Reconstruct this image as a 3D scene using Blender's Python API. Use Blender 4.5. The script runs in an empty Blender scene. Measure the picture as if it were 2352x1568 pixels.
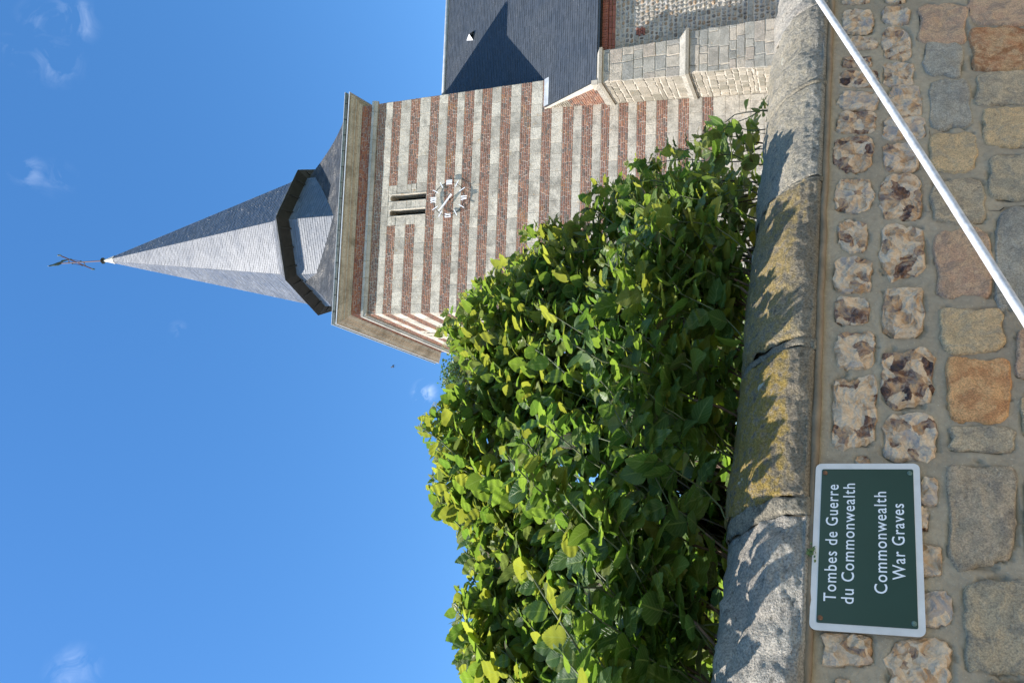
import bpy, math, random
from mathutils import Vector, Matrix, noise
random.seed(7)
V = Vector
scene = bpy.context.scene
col = scene.collection
# ------------------------------------------------------------------ camera
# The photograph is a portrait shot stored on its side: up in the world is left in the frame.
PITCH = math.radians(22.08); ROLL = -0.0044
FW = V((0, math.cos(PITCH), math.sin(PITCH)))
U0 = V((0, -math.sin(PITCH), math.cos(PITCH))); R0 = V((1, 0, 0))
UP = U0*math.cos(ROLL) - R0*math.sin(ROLL)
RT = R0*math.cos(ROLL) + U0*math.sin(ROLL)
EYE = V((0, 0, 1.6))
cam = bpy.data.cameras.new('camera'); camo = bpy.data.objects.new('camera', cam); col.objects.link(camo)
X, Y, Z = -UP, RT, -FW
camo.matrix_world = Matrix(((X.x, Y.x, Z.x, EYE.x), (X.y, Y.y, Z.y, EYE.y), (X.z, Y.z, Z.z, EYE.z), (0, 0, 0, 1)))
cam.sensor_fit = 'HORIZONTAL'; cam.sensor_width = 36; cam.lens = 36*1724/2352
cam.clip_start = 0.05; cam.clip_end = 3000
scene.camera = camo
# ------------------------------------------------------------------ light
AM = math.radians(6.0)
dm = V((math.cos(AM), math.sin(AM), 0)); nm = V((math.sin(AM), -math.cos(AM), 0))     # tower front: along, outward
AL = math.radians(11.7)
dl = V((-math.sin(AL), math.cos(AL), 0)); nl = V((-math.cos(AL), -math.sin(AL), 0))   # tower left side
P0 = V((1.0357, 23.9776, 0))
SUN = (dm*-3.66 + nm*1.87 + V((0, 0, 5.8))).normalized()
SUN_STRENGTH = 5.0; SKY_STRENGTH = 0.122; EXPOSURE = 1.12
world = bpy.data.worlds.new('World'); scene.world = world; world.use_nodes = True
nt = world.node_tree; nt.nodes.clear()
def N(t, typ, **kw):
    n = t.nodes.new(typ)
    for k, v in kw.items():
        if k[0] == 'i' and k[1:].isdigit(): n.inputs[int(k[1:])].default_value = v
        else: setattr(n, k, v)
    return n
sky = N(nt, 'ShaderNodeTexSky', sky_type='NISHITA', sun_disc=False)
sky.sun_elevation = math.asin(SUN.z); sky.sun_rotation = math.atan2(SUN.x, SUN.y)
sky.altitude = 0; sky.air_density = 1.0; sky.dust_density = 0.25; sky.ozone_density = 2.2
hsv = N(nt, 'ShaderNodeHueSaturation'); hsv.inputs['Saturation'].default_value = 1.27
nt.links.new(sky.outputs[0], hsv.inputs['Color'])
tc = N(nt, 'ShaderNodeTexCoord')
nz = N(nt, 'ShaderNodeTexNoise'); nz.inputs['Scale'].default_value = 26; nz.inputs['Detail'].default_value = 9; nz.inputs['Roughness'].default_value = .58; nz.inputs['Distortion'].default_value = 1.1
nt.links.new(tc.outputs['Generated'], nz.inputs['Vector'])
def ray(x, y):           # x, y: position in the upright photograph's 2352 x 1568 side-lying frame
    return (FW*1724 + RT*((1568.2 - y) - 784.1) - UP*(x - 1176.0)).normalized()
cur = None
CLOUDS = [(168, 45, .032, .24), (128, 140, .034, .22), (90, 50, .028, .15), (68, 395, .024, .22), (130, 410, .026, .12), (975, 903, .022, .7), (170, 1540, .034, .22), (410, 757, .014, .16), (30, 115, .02, .15), (700, 1900, .06, .6), (-200, 600, .07, .6)]
for cx_, cy_, rad, amt in CLOUDS:
    d = ray(cx_, cy_)
    dn = N(nt, 'ShaderNodeVectorMath', operation='DISTANCE'); dn.inputs[1].default_value = d
    nt.links.new(tc.outputs['Generated'], dn.inputs[0])
    mr = N(nt, 'ShaderNodeMapRange'); mr.interpolation_type = 'SMOOTHSTEP'
    mr.inputs[1].default_value = rad; mr.inputs[2].default_value = 0; mr.inputs[3].default_value = 0; mr.inputs[4].default_value = amt
    nt.links.new(dn.outputs['Value'], mr.inputs[0])
    if cur is None: cur = mr.outputs[0]
    else:
        mx = N(nt, 'ShaderNodeMath', operation='MAXIMUM'); nt.links.new(cur, mx.inputs[0]); nt.links.new(mr.outputs[0], mx.inputs[1]); cur = mx.outputs[0]
nr = N(nt, 'ShaderNodeMapRange'); nr.inputs[1].default_value = .47; nr.inputs[2].default_value = .82; nt.links.new(nz.outputs[0], nr.inputs[0])
ml = N(nt, 'ShaderNodeMath', operation='MULTIPLY', use_clamp=True); nt.links.new(cur, ml.inputs[0]); nt.links.new(nr.outputs[0], ml.inputs[1])
mixc = N(nt, 'ShaderNodeMix', data_type='RGBA'); nt.links.new(ml.outputs[0], mixc.inputs[0])
nt.links.new(hsv.outputs[0], mixc.inputs[6]); mixc.inputs[7].default_value = (7.5, 8.0, 8.8, 1)
bg = N(nt, 'ShaderNodeBackground'); bg.inputs[1].default_value = SKY_STRENGTH
nt.links.new(mixc.outputs[2], bg.inputs[0])
wo = N(nt, 'ShaderNodeOutputWorld'); nt.links.new(bg.outputs[0], wo.inputs[0])
sl = bpy.data.lights.new('sun', 'SUN'); sl.energy = SUN_STRENGTH; sl.angle = math.radians(.5); sl.color = (1, .955, .89)
so_ = bpy.data.objects.new('sun', sl); col.objects.link(so_); so_.rotation_euler = SUN.to_track_quat('Z', 'Y').to_euler(); so_.location = (-20, -10, 40)
scene.view_settings.view_transform = 'Standard'; scene.view_settings.look = 'None'
scene.view_settings.exposure = EXPOSURE; scene.view_settings.gamma = 1; scene.view_settings.use_curve_mapping = False
scene.render.engine = 'CYCLES'
# ------------------------------------------------------------------ projection helpers (to aim real geometry and rank pieces by size)
def proj(P):
    d = P - EYE; z = d.dot(FW)
    if z <= 0.01: return None
    return (1176 - 1724*d.dot(UP)/z, 784.1 - 1724*d.dot(RT)/z, z)
def onplane(x, y, P, n):
    r = ray(x, y); t = (P - EYE).dot(n)/r.dot(n); return EYE + r*t
HEDGE = [(1600,1075),(1500,1080),(1420,1060),(1340,1068),(1290,1098),(1225,1092),(1190,1045),(1150,1012),(1080,992),(1000,985),(950,990),(900,1030),(850,1070),(800,1032),(740,1025),(680,1030),(640,1100),(600,1180),(560,1190),(520,1200),(510,1290),(470,1360),(430,1370),(400,1440),(370,1460),(350,1530),(310,1560),(275,1600),(290,1690),(340,1745)]
def hedge_x(y):
    for (ya, xa), (yb, xb) in zip(HEDGE, HEDGE[1:]):
        if yb <= y <= ya: return xa + (xb-xa)*(ya-y)/max(1e-6, ya-yb)
    return 1760 if y < 340 else 1075
def rank(P, area):
    p = proj(P)
    if not p: return 0
    s = area/p[2]**2
    if not (-5 < p[0] < 2357 and -5 < p[1] < 1573): return s*1e-4
    if p[2] > 6 and p[0] > hedge_x(p[1]) - 10: s *= 1e-2
    return s
# ------------------------------------------------------------------ mesh helpers
def tag(o, label=None, cat=None, group=None, kind=None):
    if label: o['label'] = label
    if cat: o['category'] = cat
    if group: o['group'] = group
    if kind: o['kind'] = kind
    return o
def empty(name, loc, label, cat, group=None):
    o = bpy.data.objects.new(name, None); col.objects.link(o); o.location = loc; o.empty_display_size = .2
    return tag(o, label, cat, group)
ORG = {}
def wloc(o): return ORG.get(o.name, V((0, 0, 0)))
def obj(name, verts, faces, m, parent=None, smooth=False, kind=None, label=None, uvs=None, origin=None):
    if origin is None:
        n = len(verts); origin = sum((V(v) for v in verts), V((0, 0, 0)))/max(n, 1)
    me = bpy.data.meshes.new(name); me.from_pydata([tuple(V(v) - origin) for v in verts], [], faces)
    if uvs:
        ul = me.uv_layers.new(name='UVMap')
        flat = []
        for p in me.polygons:
            for vi in p.vertices: flat += list(uvs[vi])
        ul.data.foreach_set('uv', flat)
    if m: me.materials.append(m)
    if smooth: me.polygons.foreach_set('use_smooth', [True]*len(me.polygons))
    o = bpy.data.objects.new(name, me); col.objects.link(o)
    return adopt(o, parent, origin, kind, label)
def adopt(o, parent, origin, kind=None, label=None):
    ORG[o.name] = V(origin)
    if parent:
        o.parent = parent
        o.location = V(origin) - (parent.location if parent.type == 'EMPTY' else wloc(parent))
    else: o.location = origin
    if kind: o['kind'] = kind
    if label: o['label'] = label
    return o
class MB:
    def __init__(s): s.v = []; s.f = []; s.uv = []
    def add(s, vs, fs, uv=None):
        b = len(s.v); s.v += [V(v) for v in vs]; s.f += [tuple(i+b for i in f) for f in fs]
        if uv: s.uv += uv
    def build(s, name, m, parent=None, **kw): return obj(name, s.v, s.f, m, parent, uvs=s.uv or None, **kw)
BOXF = [(0,3,2,1),(4,5,6,7),(0,1,5,4),(1,2,6,5),(2,3,7,6),(3,0,4,7)]
def boxv(O, a, b, c):        # corner + three edge vectors
    return [O, O+a, O+a+b, O+b, O+c, O+a+c, O+a+b+c, O+b+c]
def tube(path, rads, n=8, cap=True):
    vs = []; fs = []; k = len(path)
    up = V((0.13, 0.21, 1))
    for i, p in enumerate(path):
        t = (path[min(i+1, k-1)] - path[max(i-1, 0)]).normalized()
        a = t.cross(up)
        if a.length < 1e-3: a = t.cross(V((1, 0, 0)))
        a.normalize(); b = t.cross(a)
        for j in range(n):
            th = 2*math.pi*j/n; vs.append(p + (a*math.cos(th) + b*math.sin(th))*rads[i])
    for i in range(k-1):
        for j in range(n):
            fs.append((i*n+j, i*n+(j+1) % n, (i+1)*n+(j+1) % n, (i+1)*n+j))
    if cap: fs.append(tuple(range(n))[::-1]); fs.append(tuple(range((k-1)*n, k*n)))
    return vs, fs
class Pieces:              # a set of alike pieces: the largest in view become parts, the rest one stuff part
    def __init__(s): s.L = []
    def add(s, vs, fs, area, m=None):
        c = sum((V(v) for v in vs), V((0, 0, 0)))/len(vs); s.L.append((rank(c, area), vs, fs, m))
    def build(s, name, rest, m, parent, limit=300, smooth=False):
        s.L.sort(key=lambda t: -t[0])
        for r, vs, fs, mm in s.L[:limit]: obj(name, vs, fs, mm or m, parent, smooth=smooth)
        by = {}
        for r, vs, fs, mm in s.L[limit:]: by.setdefault((mm or m).name, (MB(), mm or m))[0].add(vs, fs)
        for mb, mm in by.values(): mb.build(rest, mm, parent, kind='stuff', smooth=smooth)
# ------------------------------------------------------------------ materials
def new_mat(name):
    m = bpy.data.materials.new(name); m.use_nodes = True; t = m.node_tree; t.nodes.clear()
    out = N(t, 'ShaderNodeOutputMaterial'); b = N(t, 'ShaderNodeBsdfPrincipled'); t.links.new(b.outputs[0], out.inputs[0])
    return m, t, b
def noise_n(t, scale, detail=4, rough=.6, dist=0, vec=None):
    n = N(t, 'ShaderNodeTexNoise'); n.inputs['Scale'].default_value = scale; n.inputs['Detail'].default_value = detail
    n.inputs['Roughness'].default_value = rough; n.inputs['Distortion'].default_value = dist
    t.links.new(vec or N(t, 'ShaderNodeNewGeometry').outputs['Position'], n.inputs['Vector']); return n.outputs[0]
def ramp(t, inp, stops, interp='LINEAR'):
    r = N(t, 'ShaderNodeValToRGB'); r.color_ramp.interpolation = interp
    e = r.color_ramp.elements
    while len(e) < len(stops): e.new(.5)
    for el, (p, c) in zip(e, stops):
        el.position = p; el.color = (*c, 1) if not isinstance(c, (int, float)) else (c, c, c, 1)
    t.links.new(inp, r.inputs[0]); return r.outputs[0]
def mixn(t, fac, a, b, mode='MIX'):
    m = N(t, 'ShaderNodeMix', data_type='RGBA', blend_type=mode)
    for i, x in ((0, fac), (6, a), (7, b)):
        if isinstance(x, (int, float)): m.inputs[i].default_value = x
        elif isinstance(x, tuple): m.inputs[i].default_value = (*x, 1)
        else: t.links.new(x, m.inputs[i])
    return m.outputs[2]
def mathn(t, op, a, b=None):
    m = N(t, 'ShaderNodeMath', operation=op)
    for i, x in ((0, a), (1, b)):
        if x is None: continue
        if isinstance(x, (int, float)): m.inputs[i].default_value = x
        else: t.links.new(x, m.inputs[i])
    return m.outputs[0]
def rnd(t):                # one value per piece, joined or separate
    a = N(t, 'ShaderNodeNewGeometry').outputs['Random Per Island']; b = N(t, 'ShaderNodeObjectInfo').outputs['Random']
    return mathn(t, 'FRACT', mathn(t, 'ADD', a, b))
def bump(t, b, h, strength=.4, dist=.01):
    n = N(t, 'ShaderNodeBump'); n.inputs['Strength'].default_value = strength; n.inputs['Distance'].default_value = dist
    t.links.new(h, n.inputs['Height']); t.links.new(n.outputs[0], b.inputs['Normal'])
def setc(t, b, c):
    if isinstance(c, tuple): b.inputs['Base Color'].default_value = (*c, 1)
    else: t.links.new(c, b.inputs['Base Color'])
def simple(name, c, rough=.7, metal=0, spec=.5, var=.25, sc=8, bs=.2, bd=.004):
    m, t, b = new_mat(name)
    n = noise_n(t, sc, 5)
    setc(t, b, mixn(t, ramp(t, n, [(.35, 0.), (.68, 1.)]), tuple(x*(1-var) for x in c), tuple(min(1, x*(1+var*.5)) for x in c)))
    b.inputs['Roughness'].default_value = rough; b.inputs['Metallic'].default_value = metal; b.inputs['Specular IOR Level'].default_value = spec
    bump(t, b, noise_n(t, sc*8, 3), bs, bd); return m
def stone_mat(name, tones, stain=(.16,.155,.15), stain_amt=.75, lichen=0., white=.3, sc=2.2, rough=.9, bd=.02, spot=(.62,.60,.56)):
    m, t, b = new_mat(name)
    k = len(tones); base = ramp(t, rnd(t), [((i+.5)/k, c) for i, c in enumerate(tones)], 'EASE')
    n1 = noise_n(t, sc, 8, .68, .4); n2 = noise_n(t, sc*9, 5, .65); n3 = noise_n(t, sc*1.7+1.3, 6, .6, .8); n4 = noise_n(t, sc*30, 3, .7)
    c = mixn(t, mathn(t, 'MULTIPLY', ramp(t, n1, [(.46, 0.), (.66, 1.)]), stain_amt), base, stain)
    c = mixn(t, mathn(t, 'MULTIPLY', ramp(t, n2, [(.40, 1.), (.52, 0.)]), .38), c, tuple(x*.9 for x in stain))
    c = mixn(t, mathn(t, 'MULTIPLY', ramp(t, n2, [(.60, 0.), (.68, 1.)]), white), c, spot)
    if lichen: c = mixn(t, mathn(t, 'MULTIPLY', mathn(t, 'MULTIPLY', ramp(t, n3, [(.60, 0.), (.70, 1.)]), ramp(t, n2, [(.45, 0.), (.56, 1.)])), lichen), c, (.42, .22, .04))
    c = mixn(t, .35, c, ramp(t, n4, [(.3, .25), (.7, 1.)]), 'MULTIPLY')
    setc(t, b, c); b.inputs['Roughness'].default_value = rough; b.inputs['Specular IOR Level'].default_value = .2
    bump(t, b, mathn(t, 'ADD', n2, mathn(t, 'MULTIPLY', n4, .35)), .7, bd); return m
M_ash = stone_mat('limestone_ashlar', [(0.665,0.590,0.477), (0.561,0.505,0.417), (0.707,0.635,0.518), (0.603,0.545,0.449), (0.499,0.450,0.371)], stain=(0.260,0.235,0.193), lichen=.7, stain_amt=.85)
M_grey = stone_mat('grey_weathered_sandstone', [(0.458,0.420,0.350), (0.343,0.330,0.290), (0.520,0.430,0.340), (0.416,0.390,0.331), (0.562,0.480,0.377)], stain=(0.177,0.170,0.143), lichen=.5, white=.6, sc=3, stain_amt=.6, bd=.03)
M_rubble = stone_mat('buttress_rubble', [(0.374,0.327,0.257), (0.290,0.262,0.210), (0.412,0.368,0.297), (0.253,0.230,0.180)], stain=(0.159,0.138,0.096), lichen=.45, sc=3, stain_amt=.4)
M_band = stone_mat('string_course_stone', [(.54,.51,.45), (.47,.45,.40), (.58,.54,.47)], stain=(.24,.235,.20), lichen=.7, sc=3, stain_amt=.6)
M_corn = stone_mat('cornice_stone', [(0.570,0.499,0.399), (0.510,0.447,0.357)], stain=(0.224,0.192,0.147), lichen=.25, white=.15, sc=1.6)
M_flintfar = stone_mat('nave_flints', [(0.458,0.430,0.377), (0.270,0.250,0.230), (0.562,0.500,0.396), (0.354,0.290,0.212), (0.499,0.470,0.432), (0.187,0.165,0.143), (0.478,0.340,0.221)], stain=(0.135,0.120,0.101), stain_amt=.5, sc=14, white=.5)
def brick_mat(name, tones, w):
    m, t, b = new_mat(name)
    k = len(tones); base = ramp(t, rnd(t), [((i+.5)/k, c) for i, c in enumerate(tones)], 'CONSTANT')
    n1 = noise_n(t, 26, 5, .7); n2 = noise_n(t, 1.6, 6, .6, .6); n3 = noise_n(t, 9, 6, .7)
    c = mixn(t, mathn(t, 'MULTIPLY', ramp(t, n1, [(.42, 0.), (.68, 1.)]), .55), base, (.13, .10, .085))
    c = mixn(t, mathn(t, 'MULTIPLY', ramp(t, n3, [(.56, 0.), (.72, 1.)]), w), c, (.38, .33, .28))
    c = mixn(t, mathn(t, 'MULTIPLY', ramp(t, n2, [(.60, 0.), (.72, 1.)]), .5), c, (.36, .18, .05))
    setc(t, b, c); b.inputs['Roughness'].default_value = .9; b.inputs['Specular IOR Level'].default_value = .2
    bump(t, b, n1, .5, .012); return m
M_brick = brick_mat('old_red_brick', [(0.273,0.131,0.086), (0.219,0.115,0.081), (0.319,0.155,0.096), (0.247,0.126,0.086), (0.155,0.115,0.096), (0.282,0.141,0.096), (0.346,0.183,0.116), (0.219,0.107,0.076), (0.265,0.155,0.111)], .4)
M_brick2 = brick_mat('bright_red_brick', [(.36,.12,.06), (.30,.10,.06), (.40,.15,.08), (.33,.17,.13), (.24,.085,.06)], .15)
M_brick3 = brick_mat('eaves_red_brick', [(.30,.10,.07), (.24,.085,.06), (.34,.12,.08)], .1)  # red tones with little pale bloom, for eaves and nave wall bricks
M_mort = simple('lime_mortar', (.60,.52,.42), .95, var=.25, sc=3, bs=.5, bd=.01)
M_mortw = simple('pale_pointing', (.50,.44,.355), .95, var=.2, sc=4, bs=.5, bd=.01)
M_mortn = simple('nave_mortar', (.46,.40,.325), .95, var=.25, sc=3, bs=.5, bd=.02)
def slate_mat(name, tones, rough, fleck, fleckc=(.42,.40,.36), lich=.0, sc=1.1, thr=.60):
    m, t, b = new_mat(name)
    k = len(tones); base = ramp(t, rnd(t), [((i+.5)/k, c) for i, c in enumerate(tones)], 'LINEAR')
    n1 = noise_n(t, 22, 4, .75); n2 = noise_n(t, sc, 5, .6, .4); n3 = noise_n(t, 70, 2, .7)
    c = mixn(t, .35, base, ramp(t, n3, [(.3, .5), (.7, 1.)]), 'MULTIPLY')
    f = mathn(t, 'MULTIPLY', ramp(t, n1, [(thr, 0.), (thr+.06, 1.)]), ramp(t, n2, [(.48, 0.), (.68, fleck)]))
    c = mixn(t, f, c, fleckc)
    setc(t, b, c); b.inputs['Roughness'].default_value = rough; b.inputs['Specular IOR Level'].default_value = 1.0 if name == 'spire_slate' else .5
    if name == 'spire_slate': b.inputs['Coat Weight'].default_value = 1.; b.inputs['Coat Roughness'].default_value = .43; b.inputs['Coat IOR'].default_value = 1.65
    t.links.new(ramp(t, n2, [(.3, rough-.06), (.75, rough+.16)]), b.inputs['Roughness'])
    bump(t, b, mathn(t, 'ADD', n3, n1), .15, .003); return m
M_slate = slate_mat('spire_slate', [(.045,.05,.056), (.07,.074,.08), (.036,.04,.046), (.085,.088,.093)], .44, .35, lich=.3)
M_skirt = slate_mat('weathered_skirt_slate', [(.042,.047,.055), (.055,.06,.067), (.034,.038,.045)], .6, 1., fleckc=(.28,.25,.22), sc=1.3, thr=.5)
M_nslate = slate_mat('nave_roof_slate', [(.040,.048,.058), (.048,.056,.068), (.034,.041,.05)], .5, .8, fleckc=(.5,.45,.38), sc=.8, thr=.64)
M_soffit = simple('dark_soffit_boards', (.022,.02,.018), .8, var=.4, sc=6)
M_zinc = simple('grey_zinc', (.20,.23,.23), .42, metal=.5, var=.3, sc=5)
M_drip = simple('pale_zinc_drip_edge', (.62,.63,.64), .45, metal=.2, var=.12)
M_lead = simple('weathered_lead_cap', (.62,.55,.44), .5, var=.3, sc=5)
M_lead2 = simple('lead_ridge', (.34,.36,.38), .5, var=.25, sc=4)
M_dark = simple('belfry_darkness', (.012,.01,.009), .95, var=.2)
M_iron = simple('rusty_iron', (.11,.045,.035), .75, var=.3, sc=14)
M_copper = simple('green_copper', (.05,.085,.075), .6, var=.4, sc=20)
M_dial = simple('dark_dial_ring', (.018,.024,.022), .45, var=.2)
M_white = simple('white_enamel', (.80,.81,.82), .35, var=.05, sc=10, bs=.03)
# ------------------------------------------------------------------ ground
def grass_mat():
    m, t, b = new_mat('grass_ground')
    setc(t, b, mixn(t, ramp(t, noise_n(t, .8, 8, .7), [(.35, 0.), (.65, 1.)]), (.035,.065,.018), (.08,.12,.03)))
    b.inputs['Roughness'].default_value = .95; bump(t, b, noise_n(t, 30, 4), .8, .03); return m
M_grass = grass_mat(); M_gravel = simple('beige_gravel', (.36,.31,.25), .95, var=.3, sc=12, bs=.9, bd=.02); M_pave = simple('pale_pavement', (.40,.36,.30), .9, var=.2, sc=8, bs=.6); M_asph = simple('worn_asphalt', (.20,.185,.165), .9, var=.3, sc=20, bs=.8, bd=.01)
G = 1500
tag(obj('ground', [(-G,-G,-.02),(G,-G,-.02),(G,G,-.02),(-G,G,-.02)], [(0,1,2,3)], M_grass), kind='structure')
# ------------------------------------------------------------------ tower frame
def T(s, o, z): return P0 + dm*s + nm*o + V((0, 0, z))
CH_Z = 1.0
church = empty('church', T(4, -3.6, CH_Z), 'church with a striped brick and stone clock tower and slate spire, beyond the hedge', 'church')
FP = [P0.copy(), T(8.15, 0, 0), T(8.66, -7.3, 0), P0 + dl*7.45]     # FL FR BR BL
def ring(o, z):                       # footprint offset outward by o at height z
    E = []
    for i in range(4):
        a, b = FP[i], FP[(i+1) % 4]; d = (b-a).normalized(); n = V((d.y, -d.x, 0)); E.append((a + n*o, d))
    out = []
    for i in range(4):
        (p, d), (q, e) = E[i-1], E[i]
        den = d.x*e.y - d.y*e.x; w = q - p; k = (w.x*e.y - w.y*e.x)/den
        r = p + d*k; out.append(V((r.x, r.y, z)))
    return out
def sweep(profile):                   # (offset, z) pairs round the footprint
    mb = MB(); R = [ring(o, z) for o, z in profile]; vs = [v for r in R for v in r]; fs = []
    for i in range(len(R)-1):
        for j in range(4):
            k = (j+1) % 4; fs.append((i*4+j, i*4+k, (i+1)*4+k, (i+1)*4+j))
    mb.add(vs, fs); return mb
BANDS = [(16.81,17.16,5),(16.15,16.50,5),(15.32,15.71,5),(14.52,14.875,5),(13.765,14.15,5),(13.09,13.466,5),(12.38,12.76,5),(11.64,12.02,5),(10.86,11.25,5),(10.09,10.44,5),(9.29,9.68,5),(8.61,8.99,5),(8.02,8.31,4),(7.385,7.71,4),(6.78,7.09,4),(6.08,6.44,5),(5.39,5.72,5),(4.62,4.97,5)]
bricks = Pieces(); blocks = Pieces()
def jit(a): return random.uniform(-a, a)
def piece(Pt, n, x0, x1, z0, z1, proud, bev, J=.004, depth=.05):
    # Pt(x, z) gives a point of the wall plane; the piece stands proud of it with a chamfered edge
    q = [(x0+jit(J), z0+jit(J)), (x1+jit(J), z0+jit(J)), (x1+jit(J), z1+jit(J)), (x0+jit(J), z1+jit(J))]
    cx = (x0+x1)/2; cz = (z0+z1)/2; w = x1-x0; h = z1-z0
    b = min(bev, w*.3, h*.3)
    vs = [Pt(x, z) - n*depth for x, z in q] + [Pt(x, z) + n*(proud-b*.7) for x, z in q]
    vs += [Pt(x + (b if x < cx else -b), z + (b if z < cz else -b)) + n*(proud+jit(.003)) for x, z in q]
    fs = [(0,1,5,4),(1,2,6,5),(2,3,7,6),(3,0,4,7),(4,5,9,8),(5,6,10,9),(6,7,11,10),(7,4,8,11),(8,9,10,11)]
    return vs, fs
def course(P, Pt, n, x0, x1, z0, z1, lmin, lmax, gap, proud, bev, J, m, holes=()):
    x = x0
    first = True
    while x < x1 - .02:
        L = random.uniform(lmin, lmax)
        if first: L *= random.uniform(.5, 1); first = False
        e = min(x1, x+L)
        if x1 - e < lmin*.35: e = x1
        segs = [(x, e)]
        for (a, b, c, d) in holes:
            if z0 < d - .01 and z1 > c + .01:
                ns = []
                for p, q in segs:
                    if q <= a or p >= b: ns.append((p, q))
                    else:
                        if p < a: ns.append((p, a))
                        if q > b: ns.append((b, q))
                segs = ns
        for p, q in segs:
            if q-p > .03:
                vs, fs = piece(Pt, n, p+gap/2, q-gap/2, z0+gap/2, z1-gap/2, proud+jit(proud*.5), bev, J)
                P.add(vs, fs, (q-p)*(z1-z0), m)
        x = e
def lay_face(Pt, n, xr, holes=(), quoin=None, zfloor=1.0, xl=lambda z: 0.):
    for (z0, z1, rows) in BANDS:
        h = (z1-z0)/rows
        wob = [jit(.008) for _ in range(rows+1)]
        for r in range(rows):
            a, b = z0+r*h+wob[r], z0+(r+1)*h+wob[r+1]
            if quoin and quoin[2] < (a+b)/2 < quoin[3]:
                rg = [(xl(a), quoin[0]), (quoin[1], xr(a))]
            else: rg = [(xl(a), xr(a))]
            for (p, q) in rg: course(bricks, Pt, n, p, q, a, b, .10, .245, .018, .010, .010, .005, M_brick)
    zs = []
    for i in range(len(BANDS)-1): zs.append((BANDS[i+1][1], BANDS[i][0]))
    z = BANDS[-1][0]
    while z > zfloor:
        h = random.choice([.30,.34,.38,.42]); zs.append((max(zfloor, z-h), z)); z -= h
    for (a, b) in zs:
        hl = (.34, .62) if a > 4.6 else (.38, .78)
        course(blocks, Pt, n, xl(a), xr(a), a, b, *hl, .012, .010, .006, .003, M_ash, holes)
    if quoin:
        for (a, b) in ((16.15,16.50),(15.32,15.71)):
            for k in range(2):
                m0, m1 = a+(b-a)*k/2, a+(b-a)*(k+1)/2
                course(blocks, Pt, n, quoin[0], quoin[1], m0, m1, .25, .5, .012, .012, .006, .003, M_ash, holes)
HF = [(3.69, 3.91, 14.9, 16.42), (4.25, 4.49, 14.9, 16.42)]
HL = [(3.15, 3.37, 14.85, 16.40), (3.75, 3.97, 14.85, 16.40)]
PtF = lambda x, z: T(x, 0, z)
PtL = lambda x, z: P0 + dl*(7.45-x) + V((0, 0, z))      # drawn left to right as seen from outside
def buttx(z): return 7.15 - .06*(10.4-z) if z < 10.4 else 8.15
lay_face(PtF, nm, lambda z: buttx(z) if z < 10.2 else 8.15, HF, (3.33, 4.86, 15.2, 16.6))
HLm = [(7.45-b, 7.45-a, c, d) for a, b, c, d in HL]
lay_face(PtL, nl, lambda z: 7.45, HLm, (7.45-4.4, 7.45-2.9, 15.2, 16.6))
rd_ = (FP[2]-FP[1]).normalized(); rn_ = V((rd_.y, -rd_.x, 0)); RL = (FP[2]-FP[1]).length
lay_face(lambda x, z: FP[1] + rd_*x + V((0, 0, z)), rn_, lambda z: RL, (), None, 8.0)
# frieze bricks over the string course (both visible faces)
for Pt, n, L in ((PtF, nm, 8.15), (PtL, nl, 7.45)):
    h = .49/6
    for r in range(6): course(bricks, Pt, n, 0, L, 17.385+r*h, 17.385+(r+1)*h, .11, .25, .013, .012, .010, .004, M_brick2)
# mortar core with the belfry slits cut as real recesses
def wall_core(Pt, n, L, holes, z0, z1):
    mb = MB(); xs = sorted({0, L} | {v for h in holes for v in h[:2]}); zs = sorted({z0, z1} | {v for h in holes for v in h[2:]})
    off = -.004
    for i in range(len(xs)-1):
        for j in range(len(zs)-1):
            a, b, c, d = xs[i], xs[i+1], zs[j], zs[j+1]
            if any(h[0]-1e-6 <= a and b <= h[1]+1e-6 and h[2]-1e-6 <= c and d <= h[3]+1e-6 for h in holes): continue
            mb.add([Pt(a,c)+n*off, Pt(b,c)+n*off, Pt(b,d)+n*off, Pt(a,d)+n*off], [(0,1,2,3)])
    return mb
core = wall_core(PtF, nm, 8.15, HF, CH_Z, 17.95)
c2 = wall_core(PtL, nl, 7.45, HLm, CH_Z, 17.95); core.add(c2.v, c2.f)
for a, b in ((1, 2), (2, 3)):
    p, q = FP[a], FP[b]; core.add([p+V((0,0,CH_Z)), q+V((0,0,CH_Z)), q+V((0,0,17.95)), p+V((0,0,17.95))], [(0,1,2,3)])
wall = core.build('tower_wall', M_mort, church)
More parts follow.
